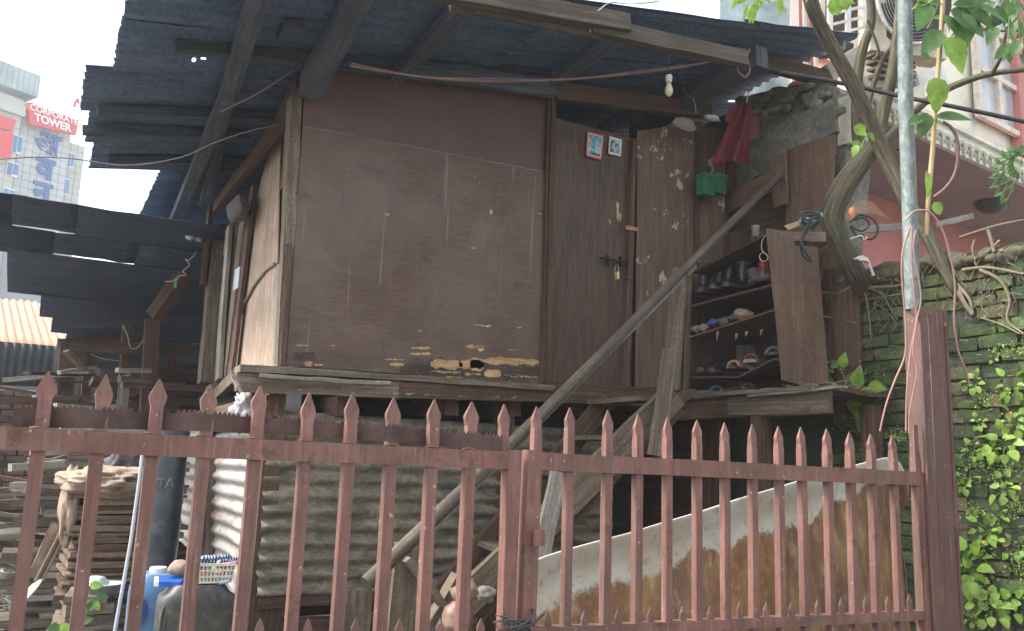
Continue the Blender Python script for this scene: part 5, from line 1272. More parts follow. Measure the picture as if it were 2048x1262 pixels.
stack('plank_stack', 'rough stack of weathered grey beams left of the sacking', 78, 215, 905, 7.4, .4, (.03, .08), lambda f: random.choice((W_GREY, W_PALE, W_GREY)), .22)
stack('plank_stack', 'brown plank stack half hidden behind the black pipe', 330, 372, 925, 7.0, .5, (.02, .05), lambda f: random.choice((RAWB, W_BROWN)), .03)
stack('plank_stack', 'low heap of grey boards under the metal bowl', 140, 232, 1198, 4.6, .35, (.02, .05), lambda f: W_GREY, .04)
stack('plank_stack', 'timber pile in the shade beneath the shed roof edge', 250, 402, 745, 9.6, .8, (.05, .13), lambda f: random.choice((W_BROWN, W_GREY, W_BROWN, W_RED)), .3)
for k, (x0, y0, x1, y1, Y, m_, w_) in enumerate(((244, 768, 412, 779, 8.6, W_RED, .06), (234, 740, 300, 742, 8.4, W_PALE, .04), (238, 758, 300, 762, 8.5, W_GREY, .05), (118, 745, 190, 734, 8.5, W_PALE, .03), (132, 702, 170, 740, 8.4, W_GREY, .03), (20, 935, 125, 928, 6.8, W_PALE, .05),
                                               (110, 810, 180, 815, 8.5, W_PALE, .03), (120, 855, 290, 862, 7.3, W_PALE, .05), (60, 905, 240, 900, 7.8, W_PALE, .05), (50, 980, 120, 985, 7.2, W_GREY, .05), (300, 700, 400, 690, 10, W_PALE, .04), (310, 742, 400, 735, 9.2, W_BROWN, .05))):
    t_ = beam('loose_board', m_, None, PY(x0, y0, Y), PY(x1, y1, Y+.1), .08, w_, seg=4)
    tag(t_, ('reddish board lying level just above the gate spikes', 'short bleached board on two sticks at the shed edge', 'thin grey board below the short bleached one', 'splintered white lath hanging from the shed beam', 'broken grey lath hanging beside the white one', 'long pale beam jutting left from the grey beam stack',
             'short pale lath seen between the first two spikes', 'long pale plank lying just behind the saw blade', 'weathered pale plank just below the gate rail at left', 'short grey beam low in the grey timber heap', 'pale lath catching light under the back of the shed', 'brown board leaning below the lit lath')[k], 'board', 'loose boards in the yard')
MB_ = MB()
# sacking over the stack
s1_ = blob('sacking', CLOTHT, None, PY(215, 962, 5.35), .24, .24, .08, .3, 1.9, seed=21, sub=5)
tag(s1_, 'crumpled tan sacking thrown over the top of the tan plank stack', 'sack')
s2_ = blob('sacking', CLOTHT, None, PY(140, 1010, 5.4), .05, .1, .2, .35, 1.8, seed=5, sub=4); tag(s2_, 'twisted tail of tan sacking hanging at the left corner of the plank stack', 'sack')
s3_ = blob('sacking', CLOTHD, None, PY(250, 920, 6.2), .1, .1, .11, .5, 2.2, seed=9, sub=4); tag(s3_, 'grey brown cloth bundle standing behind the tan sacking', 'sack')
BLK = plain('black_painted_pipe', (.025, .032, .042), .35, .1, sc=5, var=.5, dirt=(.06, .07, .08))
bp = MB().tube([PY(342, 862, 5.0), PY(330, 960, 4.96), PY(303, 1190, 4.9), PY(288, 1262, 4.85)-V((.05, 0, .5))], .098, 24, smooth=2).build('black_pipe', BLK, smooth=True)
tag(bp, 'thick black painted pipe standing aslant behind the gate', 'pipe')
text('STA', plain('faded_cream_stencil', (.16, .15, .125), .8), bp, PY(324, 968, 4.84)-wloc(bp)*0, (.96, .28, .03), (.05, 0, 1), .075, ext=.002, nm='stencil')
pv = MB().tube([PY(286, 895, 4.4), PY(262, 1080, 4.4), PY(236, 1262, 4.4)-V((.05, 0, .5))], .008, 10, smooth=2).build('white_conduit', plain('white_conduit', (.42, .46, .5), .4, sc=4, var=.1), smooth=True); tag(pv, 'slender white plastic conduit leaning beside the black pipe', 'conduit')
# shovel
sv = thing('shovel', 'shovel with worn wooden handle leaning on the plank stack, blade on the rubble', 'shovel', PY(52, 1190, 5.6))
MB().tube([PY(132, 1048, 5.5), PY(100, 1110, 5.5), PY(73, 1163, 5.5)], .014, 8).build('handle', W_RAW if 0 else W_GREY, sv, smooth=True)
rows = []
for i in range(6):
    f = i/5; c = PY(73, 1163, 5.5).lerp(PY(36, 1214, 5.45), f); w_ = [.02, .07, .08, .082, .075, .05][i]
    rows.append([c+CR*(w_*g*.8)+CU*(w_*g*.55)+V((0, -.02*(1-g*g), 0)) for g in (-1, -.5, 0, .5, 1)])
mb = MB(); mb.grid(rows, lambda a, b: (a, b)); o = mb.build('blade', plain('shovel_blade_steel', (.34, .34, .35), .5, .5, dirt=(.2, .15, .12)), sv, smooth=True); o.modifiers.new('t', 'SOLIDIFY').thickness = .003
b_ = beam('leaning_plank', RAWB, None, PY(118, 1050, 5.75), PY(72, 1158, 5.6), .09, .02, up=(0, 1, 0)); tag(b_, 'brown plank leaning beside the shovel handle', 'plank')
# bowl
bc = PY(205, 1176, 4.7); bo = thing('metal_bowl', 'shallow metal bowl with pale rim holding a translucent lump, on grey boards', 'bowl', bc-V((0, 0, .045)))
MB().lathe(bc-V((0, 0, .045)), [(.001, 0), (.055, 0), (.085, .03), (.096, .062), (.1, .064), (.1, .068), (.093, .066), (.08, .034), (.05, .008), (.001, .006)], 26).build('bowl_body', plain('dull_tin', (.25, .25, .25), .5, .5, sc=14), bo, smooth=True)
o = MB().lathe(bc+V((0, 0, .02)), [(.097, 0), (.101, .003), (.097, .006)], 26).build('rim', WP, bo, smooth=True)
tag(blob('soap_lump', plain('pale_green_soap', (.45, .55, .5), .4), None, bc+V((-.03, 0, .025)), .05, .04, .035, .3, 1.5, seed=2, sub=3), 'pale greenish lump sitting in the metal bowl', 'soap')
# step holding the cans
stp = thing('concrete_step', 'low concrete step at the foot of the hut, mostly below the picture', 'step', (1.2, 4.2, 0))
MB().box((1.25, 4.15, .19), 2.6, 1.1, .38).build('slab', CONC, stp)
# jerrycans
def can_mesh(mb, c, w_, d_, h, r=.05, sh_=.09):
    """rounded box can with sloping shoulder; c = base centre"""
    prof = [(0.9, 0), (1, .02), (1, h-sh_-.03), (.97, h-sh_), (.8, h-.03), (.7, h-.008), (.6, h)]
    rows = []
    for k, z in prof:
        ring = []
        for q in range(24):
            a = 2*math.pi*q/24; ca, sa = math.cos(a), math.sin(a); e = .45
            x = math.copysign(abs(ca)**e, ca)*w_/2; y = math.copysign(abs(sa)**e, sa)*d_/2
            ring.append(V((c.x+x*k, c.y+y*(.5+.5*k), c.z+z)))
        rows.append(ring)
    mb.grid(rows, lambda a, b: (b*.03, a*.1), True); mb.face(rows[0][::-1]); mb.face(rows[-1])
BLUEP = plain('blue_plastic', (.1, .21, .38), .45, sc=7, var=.3, dirt=(.17, .27, .38)); BLUED = plain('deep_blue_plastic', (.03, .08, .3), .35)
cb = PY(316, 1147, 4.4); jc = thing('blue_jerrycan', 'blue plastic jerrycan with a white screw cap at the bottom left', 'jerrycan', V((cb.x, cb.y, .38)))
mb = MB(); can_mesh(mb, V((cb.x, cb.y, .38)), .23, .2, cb.z-.38+.005, sh_=.06); o = mb.build('can_body', BLUEP, jc, smooth=True)
mb = MB(); mb.lathe(V((cb.x, cb.y, cb.z-.002)), [(.033, 0), (.038, .004), (.038, .028), (.034, .032), (.001, .033)], 24); mb.build('cap', plain('grey_white_cap', (.55, .56, .55), .45, sc=20), jc)
for k in range(4):
    q = V((cb.x-.075, cb.y-.105, cb.z-.15-.0*k)); r = .014+.011*k
    MB().tube([q+V((math.cos(a)*r*.7, 0, math.sin(a)*r*1.2)) for a in [2*math.pi*i/20 for i in range(21)]], .003, 5).build('embossed_ring', BLUED, jc)
BLKP = plain('dirty_black_plastic', (.045, .048, .045), .5, sc=8, var=.4, dirt=(.1, .095, .075))
kb = PY(398, 1167, 4.1); kc = thing('black_jerrycan', 'dirty black plastic jerrycan carrying the white basket', 'jerrycan', V((kb.x, kb.y, .38)))
mb = MB(); can_mesh(mb, V((kb.x, kb.y+.02, .38)), .32, .2, kb.z-.38, sh_=.05); mb.build('can_body', BLKP, kc, smooth=True)
for i in range(3):
    MB().beam(V((kb.x+.0+.045*i, kb.y-.087, kb.z-.022)), V((kb.x+.0+.045*i, kb.y-.092, kb.z-.058)), .016, .012, seg=1, jit=0).build('rib', BLKP, kc)
for i in range(3):
    MB().tube([V((kb.x-.13+.018*i, kb.y-.05-.01*i, kb.z-.04-.012*(2-i))), V((kb.x-.15+.018*i, kb.y-.065, kb.z-.12)), V((kb.x-.155+.018*i, kb.y-.075, kb.z-.35))], .006, 6, smooth=3).build('rib', BLKP, kc, smooth=True)
# basket
bq = PY(424, 1162, 4.1); bk = thing('plastic_basket', 'small white lattice basket of toiletries standing on the black jerrycan', 'basket', V((bq.x, bq.y, bq.z)))
WPL = plain('off_white_plastic', (.62, .6, .52), .5); bw_, bd_, bh_ = .165, .11, .075
for (x0, y0, x1, y1) in ((-1, -1, 1, -1), (1, -1, 1, 1), (1, 1, -1, 1), (-1, 1, -1, -1)):
    k = 1.0
    for z, kk in ((.0, .88), (.025, .93), (.05, .97), (.075, 1.02)):
        MB().beam(V((bq.x+x0*bw_/2*kk, bq.y+y0*bd_/2*kk, bq.z+z)), V((bq.x+x1*bw_/2*kk, bq.y+y1*bd_/2*kk, bq.z+z)), .004, .006 if z < .07 else .012, seg=1, jit=0).build('side_bar', WPL, bk)
    for i in range(10):
        f = i/10; MB().beam(V((bq.x+(x0+(x1-x0)*f)*bw_/2*.88, bq.y+(y0+(y1-y0)*f)*bd_/2*.88, bq.z)), V((bq.x+(x0+(x1-x0)*f)*bw_/2*1.02, bq.y+(y0+(y1-y0)*f)*bd_/2*1.02, bq.z+.073)), .005, .0035, seg=1, jit=0, up=(0, 1, .1)).build('lattice_bar', WPL, bk)
panel('bottom', WPL, bk, [bq+V((-.07, -.045, .002)), bq+V((.07, -.045, .002)), bq+V((.07, .045, .002)), bq+V((-.07, .045, .002))], (0, 0, .003))
def stripe():
    mt, t, b = newmat('navy_striped_cloth', .9); tc, rnd, pos = common(t)
    w_ = N(t, 'ShaderNodeTexWave'); w_.inputs['Scale'].default_value = 26; w_.inputs['Distortion'].default_value = 5; w_.inputs['Detail Scale'].default_value = .6; L(t, pos, w_.inputs[0])
    L(t, ramp(t, w_.outputs[1], [(.5, (.02, .025, .07)), (.62, (.3, .4, .52))], 'CONSTANT'), b.inputs['Base Color']); return mt
tag(blob('striped_cloth', stripe(), None, bq+V((.0, .01, .083)), .1, .05, .026, .5, 2.4, seed=31), 'navy striped cloth heaped on the white basket', 'cloth')
for nm, lb, ct, col, p0_, p1_, r in (('toothbrush', 'pink toothbrush lying across the white basket', 'toothbrush', (.7, .3, .5), bq+V((.01, -.05, .075)), bq+V((.09, -.045, .085)), .004), ('small_tube', 'tan tube sticking up in the white basket', 'tube', (.6, .42, .25), bq+V((-.01, -.045, .05)), bq+V((.02, -.04, .09)), .008),
                                ('small_tube', 'orange tube seen through the basket lattice', 'tube', (.75, .35, .15), bq+V((.02, -.03, .02)), bq+V((.05, -.03, .05)), .009), ('small_tube', 'red capped tube at the left end of the basket', 'tube', (.6, .12, .1), bq+V((-.06, -.03, .02)), bq+V((-.03, -.03, .05)), .007), ('small_tube', 'pale blue tube lying on the can beside the basket', 'tube', (.3, .5, .65), bq+V((.02, -.065, .0)), bq+V((.06, -.06, .006)), .008)):
    tag(MB().tube([p0_, p0_.lerp(p1_, .5), p1_], [r, r*1.05, r*.8], 8).build(nm, plain(nm+lb[:4], col, .4), smooth=True), lb, ct)
pk = PY(340, 1168, 4.15); mb = MB(); mb.prism([pk+V((-.065, -.06, .02)), pk+V((.03, -.07, .015)), pk+V((.06, -.03, .035)), pk+V((.0, .0, .03)), pk+V((-.06, .0, .03))], (0, .0, -.02))
tag(mb.build('blue_packet', plain('glossy_blue_packet', (.03, .12, .5), .2, sc=20, var=.3)), 'glossy blue packet wedged between the two jerrycans', 'packet')
mb = MB(); mb.prism([pk+V((-.072, -.063, .022)), pk+V((-.055, -.063, .021)), pk+V((-.05, -.0, .032)), pk+V((-.066, .0, .032))], (0, 0, -.021)); o = mb.build('white_label', SIGNW); o.parent = None; tag(o, 'white torn end of the blue packet', 'packet')
o = blob('broken_brick', plain('pale_brown_brick', (.24, .18, .145), .9, sc=14, bmp=.5), None, PY(360, 1137, 4.15), .05, .05, .035, .2, 1.5, seed=4, sub=3); tag(o, 'pale brown brick fragment behind the basket', 'brick')
# rusty cylinder, duct, stone
gc = PY(916, 1206, 3.75); RUSTC = plain('rusty_pink_steel', (.24, .15, .12), .55, .3, sc=9, var=.4, dirt=(.13, .08, .055))
o = MB().lathe(V((gc.x, gc.y, .38)), [(.001, 0), (.066, 0), (.07, .03), (.07, gc.z-.38-.1), (.074, gc.z-.38-.095), (.07, gc.z-.38-.085), (.07, gc.z-.38-.05), (.06, gc.z-.38-.018), (.035, gc.z-.38-.003), (.03, gc.z-.375), (.001, gc.z-.374)], 28).build('rusty_canister', RUSTC, smooth=True); tag(o, 'rusty round-shouldered canister under the stair foot', 'canister')
DUCT = plain('stained_tin_pipe', (.3, .22, .16), .45, .4, sc=8, var=.4)
a, b = PY(905, 1192, 3.85), PY(952, 1172, 3.8); o = MB().tube([a, b], [.036, .04], 20, cap=False).build('tin_duct', DUCT, smooth=True); o.modifiers.new('t', 'SOLIDIFY').thickness = .003; tag(o, 'short stained tin duct with open end above the rusty canister', 'duct')
o = blob('stone', plain('grey_stone', (.2, .19, .17), .9, bmp=.6), None, PY(972, 1188, 4.0), .05, .05, .04, .4, 1.6, seed=14, sub=3); tag(o, 'grey stone beside the tin duct by the gate stile', 'stone')
# ------------------------------------------------------------------ rubble
RUB = []
for nm, c in (('rubble_grey', (.32, .33, .32)), ('rubble_pale', (.5, .5, .47)), ('rubble_brick', (.28, .11, .07)), ('rubble_dark', (.12, .115, .11)), ('rubble_tan', (.42, .33, .2))): RUB.append(plain(nm, c, .9, sc=12, var=.35, bmp=.5))
mb = MB()
def chunk(mb, c, s_, mi):
    vs = [c+V((random.uniform(-1, 1)*s_, random.uniform(-1, 1)*s_, random.uniform(-.5, .6)*s_)) for _ in range(6)]
    for tri in ((0, 1, 2), (0, 2, 3), (0, 3, 1), (4, 2, 1), (4, 3, 2), (5, 1, 3), (5, 4, 1), (5, 3, 4)): mb.face([vs[i] for i in tri], [(0, 0)]*3, mi)
for k in range(9000):
    y = 5.2+random.random()**1.4*8; x = random.uniform(-3.8, 1.1) if y > 6 else random.uniform(-1.2, .4)
    hh = .10+.22*max(0, noise.noise(V((x*.8, y*.6, 1)))+.3)*max(0, min(1, (9-y)/3+.3)) if x < .2 else .02
    chunk(mb, V((x, y, random.uniform(0, hh*1.3))), random.uniform(.015, .055)*(1.5 if random.random() < .06 else 1), random.choices(range(5), (5, 4, 1.2, 2, 1))[0])
tag(mb.build('rubble', RUB), 'broken concrete and brick rubble covering the yard', 'rubble', kind='stuff')
mb = MB(); ng = 26
rows = [[V((-4.2+5.0*i/ng, 5.0+9*j/ng, .02+(.18*max(0, noise.noise(V(((-4.2+5*i/ng)*.8, (5+9*j/ng)*.6, 1)))+.3) if (-4.2+5*i/ng) < .2 else 0))) for i in range(ng+1)] for j in range(ng+1)]
mb.grid(rows, lambda a, b: (a, b)); tag(mb.build('rubble_mound', GR, smooth=True), kind='structure')
# small weed in front of the boards
def gleaf():
    t_ = thing('vine_weed', 'thin creeping weed with pale leaves in front of the grey boards', 'plant', PY(150, 1250, 4.4)); mb = MB(); prev = None
    pts = [(95, 1256), (125, 1246), (150, 1232), (165, 1222), (172, 1200), (180, 1180)]
    mb.tube([PY(x, y, 4.4) for x, y in pts], .002, 4, smooth=3)
    for i, (x, y) in enumerate(((180, 1170), (192, 1188), (175, 1192), (168, 1210), (160, 1205), (176, 1220), (150, 1232), (140, 1240), (160, 1244), (120, 1250), (108, 1244), (96, 1256), (186, 1200))):
        a = random.uniform(-2, 1); leaf(t_, PY(x, y, 4.38), CR*math.cos(a)+CU*math.sin(a), .055, ('ovate', 2) if i % 3 else ('ovate', 1), -CF+CU*.5, 0)
    mb.build('stem', STEM, t_)
gleaf()

# ================================================================== SHOE RACK
rk = thing('shoe_rack', 'open dark wooden shoe rack with sagging shelves on the landing platform', 'shoe rack', (4.3, 4.6, 2.05))
XR_ = 4.06; XB2 = 4.6
def rackshelf(x0, y0, x1, y1, th=.014, mat=None, xf=XR_, nm='shelf', mid=None):
    pts = [(x0, y0)]+([mid] if mid else [])+[(x1, y1)]
    for (ax, ay), (bx, by) in zip(pts, pts[1:]):
        a = PX(ax, ay, xf); b = PX(bx, by, xf)
        if b.y < 4.07: b = a.lerp(b, (a.y-4.07)/(a.y-b.y))
        panel(nm, mat or W_BROWN, rk, [a, b, V((XB2, b.y, b.z+.015)), V((XB2, a.y, a.z+.015))], (0, 0, -th), udir=(0, 1, 0))
rackshelf(1384, 543, 1540, 462, .016, W_BROWN); rackshelf(1374, 612, 1552, 566); rackshelf(1376, 674, 1555, 616, .01, PLY_WALL); rackshelf(1378, 753, 1562, 708, .012, mid=(1478, 752)); rackshelf(1385, 795, 1565, 783, .012)
DRED = wood('dark_red_board', (.1, .06, .05), (.14, .09, .07), grain=20)
panel('end_panel', DRED, rk, [V((XR_, 4.97, PX(1380, 795, XR_).z)), V((XB2, 4.97, PX(1380, 795, XR_).z)), V((XB2, 4.97, PX(1384, 543, XR_).z+.02)), V((XR_, 4.97, PX(1384, 543, XR_).z))], (0, .015, 0), udir=(0, 0, 1))
panel('back_panel', DRED, rk, [V((XB2, 4.97, 2.03)), V((XB2, 4.2, 2.03)), V((XB2, 4.2, 3.15)), V((XB2, 4.97, 3.0))], (.012, 0, 0), udir=(0, 0, 1))
panel('back_panel', W_PALE, rk, [PX(1462, 690, XB2-.02), PX(1508, 690, XB2-.02), PX(1508, 745, XB2-.02), PX(1462, 745, XB2-.02)], (.01, 0, 0), udir=(0, 0, 1))
panel('back_panel', PLY_WALL, rk, [PX(1456, 600, XB2-.02), PX(1480, 600, XB2-.02), PX(1480, 650, XB2-.02), PX(1456, 650, XB2-.02)], (.01, 0, 0), udir=(0, 0, 1))
YE = 4.05
panel('side_board', PLY_WALL, rk, [PY(1534, 457, YE), PY(1590, 464, YE), PY(1635, 490, YE), PY(1646, 620, YE), PY(1659, 768, YE), PY(1600, 770, YE), PY(1566, 760, YE), PY(1552, 620, YE)], (0, .014, 0), udir=(0, 0, 1))['label'] = 'tall plywood board closing the near end'
beam('edge_batten', W_GREY, rk, PX(1379, 545, XR_-.01), PX(1372, 795, XR_-.01), .02, .03, up=(1, 0, 0))
# splinters under the third shelf
for (x, y, h) in ((1432, 664, 18), (1470, 668, 12), (1490, 664, 10), (1520, 660, 11), (1378, 672, 6)):
    panel('splinter', W_PALE, rk, [PX(x, y, XR_-.005), PX(x+6, y-2, XR_-.005), PX(x+1, y+h, XR_-.005)], (.004, 0, 0))
LEATH = plain('black_leather', (.022, .023, .026), .3, sc=14, var=.5); LEATB = plain('brown_leather', (.11, .05, .03), .4, sc=14); GREYF = plain('grey_felt', (.13, .13, .135), .9); TANL = plain('tan_sandal_leather', (.4, .2, .1), .6); NAVY = plain('faded_blue_rubber', (.06, .09, .22), .6, sc=12); SOLE = plain('dark_sole', (.05, .045, .04), .7); PALES = plain('pale_sole', (.35, .3, .25), .7)
def shoe(px, py, label, kind='shoe', mat=None, rot=180, L_=.25, x=4.22, sole=None, grp=None):
    p = PX(px, py, x); t_ = thing('boot' if kind == 'boot' else ('sandal' if kind == 'sandal' else 'shoe'), label, 'boot' if kind == 'boot' else kind, p, grp or 'footwear on the rack')
    t_.rotation_euler = (0, 0, rad(rot)); c = wloc(t_)
    sec = [(0, .028, .06), (.06, .036, .075), (.3, .036, .075), (.5, .04, .06), (.72, .046, .045), (.9, .038, .035), (1, .012, .02)]
    if kind == 'sandal': sec = [(f, w_, .014) for f, w_, h in sec]
    mb = MB(); rows = []
    for f, w_, h in sec:
        X = (f-.3)*L_; ring = [V((X, math.cos(a)*w_, .018+max(0, math.sin(a))*h)) if kind != 'sandal' else V((X, math.cos(a)*w_, .01+math.sin(a)*.006)) for a in [2*math.pi*k/14 for k in range(14)]]
        rows.append([c+q for q in ring])
    mb.grid(rows, lambda a, b: (a, b), True); mb.face(rows[0][::-1]); mb.face(rows[-1]); mb.build('upper', mat or LEATH, t_, smooth=True)
    mb = MB(); out = [V(((f-.3)*L_, w_*1.08*s_, 0)) for s_ in (1, -1) for f, w_, h in (sec if s_ == 1 else sec[::-1])]
    mb.prism([c+q for q in out], (0, 0, .02)); mb.build('sole', sole or SOLE, t_)
    if kind == 'boot':
        MB().tube([c+V((-.035, 0, .05)), c+V((-.04, 0, .1)), c+V((-.045, 0, .15)), c+V((-.05, .004, .19))], [.042, .043, .046, .05], 14, smooth=2, cap=False).build('shaft', mat or LEATH, t_, smooth=True)
        MB().tube([c+V((-.05+math.cos(a)*.05, math.sin(a)*.05, .188+.006*math.sin(3*a))) for a in [2*math.pi*k/16 for k in range(17)]], .005, 6).build('collar', GREYF, t_, smooth=True)
    if kind == 'sandal':
        for f in (.55, .7):
            X = (f-.3)*L_; MB().tube([c+V((X, math.cos(a)*.044, .015+math.sin(a)*.045)) for a in [math.pi*k/8 for k in range(9)]], .009, 6).build('strap', mat, t_, smooth=True)
    return t_
shoe(1399, 598, 'creased black boot farthest left on the upper shelf', 'boot', L_=.23); shoe(1430, 590, 'second black boot from the left on the upper shelf', 'boot', rot=176, L_=.23); shoe(1450, 584, 'third black boot, the glossiest one on the upper shelf', 'boot', rot=184, L_=.23)
shoe(1476, 578, 'narrow black boot standing beside the grey felt shoe', 'boot', rot=178, L_=.2)
o = shoe(1512, 572, 'charcoal ankle shoe with laces next to the red jar', 'shoe', GREYF, rot=250, L_=.27, x=4.25)
MB().tube([wloc(o)+V((-.02, 0, .06)), wloc(o)+V((-.03, 0, .12))], [.04, .045], 12).build('ankle', GREYF, o, smooth=True)
q = PX(1527, 556, 4.2); o = thing('red_jar', 'small jar with dark red lid at the near end of the upper shelf', 'jar', q-V((0, 0, .0)))
MB().lathe(q, [(.001, 0), (.034, 0), (.036, .01), (.036, .06), (.03, .066)], 18).build('jar_body', LEATB, o, smooth=True); MB().lathe(q+V((0, 0, .066)), [(.034, 0), (.035, .04), (.03, .045), (.001, .046)], 18).build('lid', plain('dark_red_plastic', (.28, .02, .03), .4), o, smooth=True)
shoe(1423, 748, 'black leather shoe, left one of the pair on the sagging shelf', 'shoe', L_=.2); shoe(1446, 748, 'black leather shoe, right one of the pair on the sagging shelf', 'shoe', rot=184, L_=.2)
shoe(1480, 742, 'tan strapped sandal lying left of the pale sandal', 'sandal', TANL, rot=200, L_=.24); shoe(1508, 730, 'pale soled sandal with brown straps near the bent shelf end', 'sandal', LEATB, rot=215, sole=PALES, L_=.24); shoe(1540, 716, 'grey slipper at the raised near end of the sagging shelf', 'sandal', GREYF, rot=240, L_=.24)
shoe(1440, 792, 'faded blue rubber slipper on the rack floor', 'sandal', NAVY, rot=215, L_=.27); shoe(1500, 788, 'dark flip-flop on the rack floor right of the blue slipper', 'sandal', SOLE, rot=220, L_=.25)
for i, (x, y, m_, s_, lb, nm) in enumerate(((1392, 658, PALES, .035, 'crumpled pale sock at the left of the middle shelf', 'sock'), (1408, 656, plain('pinkish_wool', (.3, .2, .2), .9), .04, 'pinkish balled sock beside the pale sock', 'sock'), (1430, 646, NAVY, .042, 'blue balled sock on the middle shelf', 'sock'), (1448, 643, GREYF, .04, 'dark grey balled sock right of the blue one', 'sock'), (1466, 636, GREYF, .03, 'small grey sock beside the folded cloth', 'sock'), (1487, 630, CLOTHT, .06, 'folded tan cloth on the middle shelf', 'cloth'))):
    tag(blob(nm, m_, None, PX(x, y+2, 4.14)+V((0, 0, .008)), s_, s_*1.1, s_*.7, .4, 1.8, seed=i, sub=3), lb, 'sock' if nm == 'sock' else 'cloth', 'bundles on the middle shelf')
q = PX(1511, 474, 4.25); GL = plain('cloudy_glass', (.3, .3, .28), .15); o = MB().lathe(q, [(.001, 0), (.026, 0), (.027, .07), (.03, .075), (.029, .08), (.024, .075), (.023, .01), (.001, .008)], 18).build('glass_tumbler', GL, smooth=True); tag(o, 'cloudy glass tumbler standing on top of the shoe rack', 'glass')
tag(cable('wire_loop', plain('pale_green_wire', (.4, .48, .35), .5), None, [PX(x, y, 4.03) for x, y in ((1537, 466), (1525, 480), (1524, 500), (1535, 512), (1534, 520), (1524, 522), (1519, 512), (1526, 504))], .003), 'thin pale green wire loop hanging from the rack top', 'wire')
# ================================================================== BULBS, CABLES, SMALL THINGS
BULB = plain('frosted_bulb', (.62, .58, .4), .25, sc=3, var=.05, bmp=0); HOLD = plain('bulb_holder_white', (.6, .6, .55), .4)
def bulb(nm, label, p, ax, hmat=HOLD, bmat=BULB, r=.028, cord=None):
    t_ = thing(nm, label, 'light bulb', p, 'bare bulbs of the hut'); ax = V(ax).normalized()
    MB().lathe(p, [(.001, 0), (.018, .002), (.022, .01), (.022, .03), (.019, .034), (.019, .05), (.001, .05)], 16, ax=ax).build('holder', hmat, t_, smooth=False)
    MB().lathe(p+ax*.05, [(.014, 0), (.014, .015), (.016, .02), (r, .045), (r*1.05, .06), (r*.9, .08), (r*.5, .092), (.001, .096)], 20, ax=ax).build('glass_bulb', bmat, t_, smooth=True)
    MB().lathe(p+ax*.048, [(.0145, 0), (.0145, .014)], 14, ax=ax).build('screw_base', STEEL, t_)
    if cord: cable('cord', BLACKC, t_, cord, .0025)
    return t_
p = PY(1338, 150, 4.2); bulb('light_bulb', 'yellowish bulb hanging by a short cord under the front roof beam', p, (0, 0, -1), r=.025, cord=[p, PY(1338, 110, 4.2), PY(1343, 62, 4.2)])
p = PY(1392, 230, 4.5); t_ = thing('cord_switch', 'cream pear switch dangling on a pink cord beside the red cloth', 'switch', p)
MB().beam(p, p-V((0, 0, .065)), .032, .022, seg=2, jit=.001).build('switch_body', plain('aged_cream_plastic', (.66, .6, .42), .4), t_); cable('cord', PINKC, t_, [p, PY(1391, 212, 4.5), PY(1385, 195, 4.5)], .003)
cable('cord', BLACKC, t_, [PY(1385, 196, 4.5), PY(1365, 180, 4.5), PY(1355, 140, 4.4), PY(1345, 62, 4.3)], .0025)
p = PX(402, 480, 1.1); bulb('light_bulb', 'white bulb sticking out sideways from the left eave post', p, V((-.9, -.3, .1)), bmat=plain('white_bulb', (.7, .72, .75), .2, bmp=0), r=.036)
def cab(label, mat, pts, r, Y=None, D=None, nm='cable', n=1, cat='cable', grp='cables strung about the hut'):
    mb = MB()
    for k in range(n):
        o = V((random.uniform(-1, 1)*r*2, random.uniform(-1, 1)*r*2, random.uniform(-1, 1)*r*2.4)) if k else V((0, 0, 0))
        P_ = [(PY(a[0], a[1], Y) if Y else PD(a[0], a[1], a[2] if len(a) > 2 else D))+o*(1+.8*math.sin(i*2.1+k)) for i, a in enumerate(pts)]
        mb.tube(P_, r, 6, smooth=7)
    return tag(mb.build(nm, mat, smooth=True), label, cat, grp)
BRC = plain('brown_twin_flex', (.22, .13, .11), .5)
cab('bundle of brown flex sagging across the front of the hut to the end beam', BRC, [(700, 130), (760, 142), (860, 155), (980, 161), (1090, 161), (1180, 155), (1290, 143), (1400, 128), (1470, 108), (1485, 100)], .0032, Y=4.35, n=3)
cab('loop of brown flex tied around the beam end', BRC, [(1487, 98), (1478, 118), (1476, 140), (1490, 152), (1500, 138), (1495, 112), (1500, 96)], .003, Y=4.06, n=2)
cab('reddish flex slanting from the roof beam to the left rafters', BRC, [(624, 118), (570, 152), (510, 190), (440, 224)], .004, Y=4.9)
cab('thin pale wire crossing the sky and the roof edge at far left', plain('pale_wire', (.16, .17, .2), .5), [(-60, 322), (0, 318), (80, 314), (150, 318), (235, 330), (300, 327), (370, 312), (430, 285), (500, 262), (560, 250)], .0035, Y=5.2)
cab('thick black service cable slung behind the tree towards the right edge', BLACKC, [(1560, 145, 5.6), (1690, 168, 5.6), (1790, 190, 5.5), (1860, 204, 5.4), (1950, 222, 5.3), (2090, 252, 5.2)], .014, D=5)
cab('white cord with knots running down the brace from the left bulb', plain('white_cord', (.55, .56, .53), .6), [(402, 486), (392, 505), (378, 520), (371, 518), (379, 530), (366, 542), (372, 550), (358, 552), (345, 562), (330, 563)], .005, Y=8.2)
cab('short green cord end hanging on the left brace', plain('green_cord', (.1, .4, .22), .6), [(356, 555), (352, 562), (351, 577)], .012, Y=8.1)
cab('pale wire climbing to the left eave post top', GREYC, [(395, 395), (400, 412), (412, 420), (414, 440), (410, 460), (404, 480)], .006, Y=8.2)
cab('slack grey wire along the left brace down to the shed post', GREYC, [(345, 465), (340, 520), (325, 590), (300, 650), (280, 690), (262, 696), (255, 670), (245, 650)], .006, Y=9.1)
cab('white wire drooping under the shed beam', GREYC, [(172, 702), (200, 716), (225, 720), (242, 722)], .006, Y=9.3)
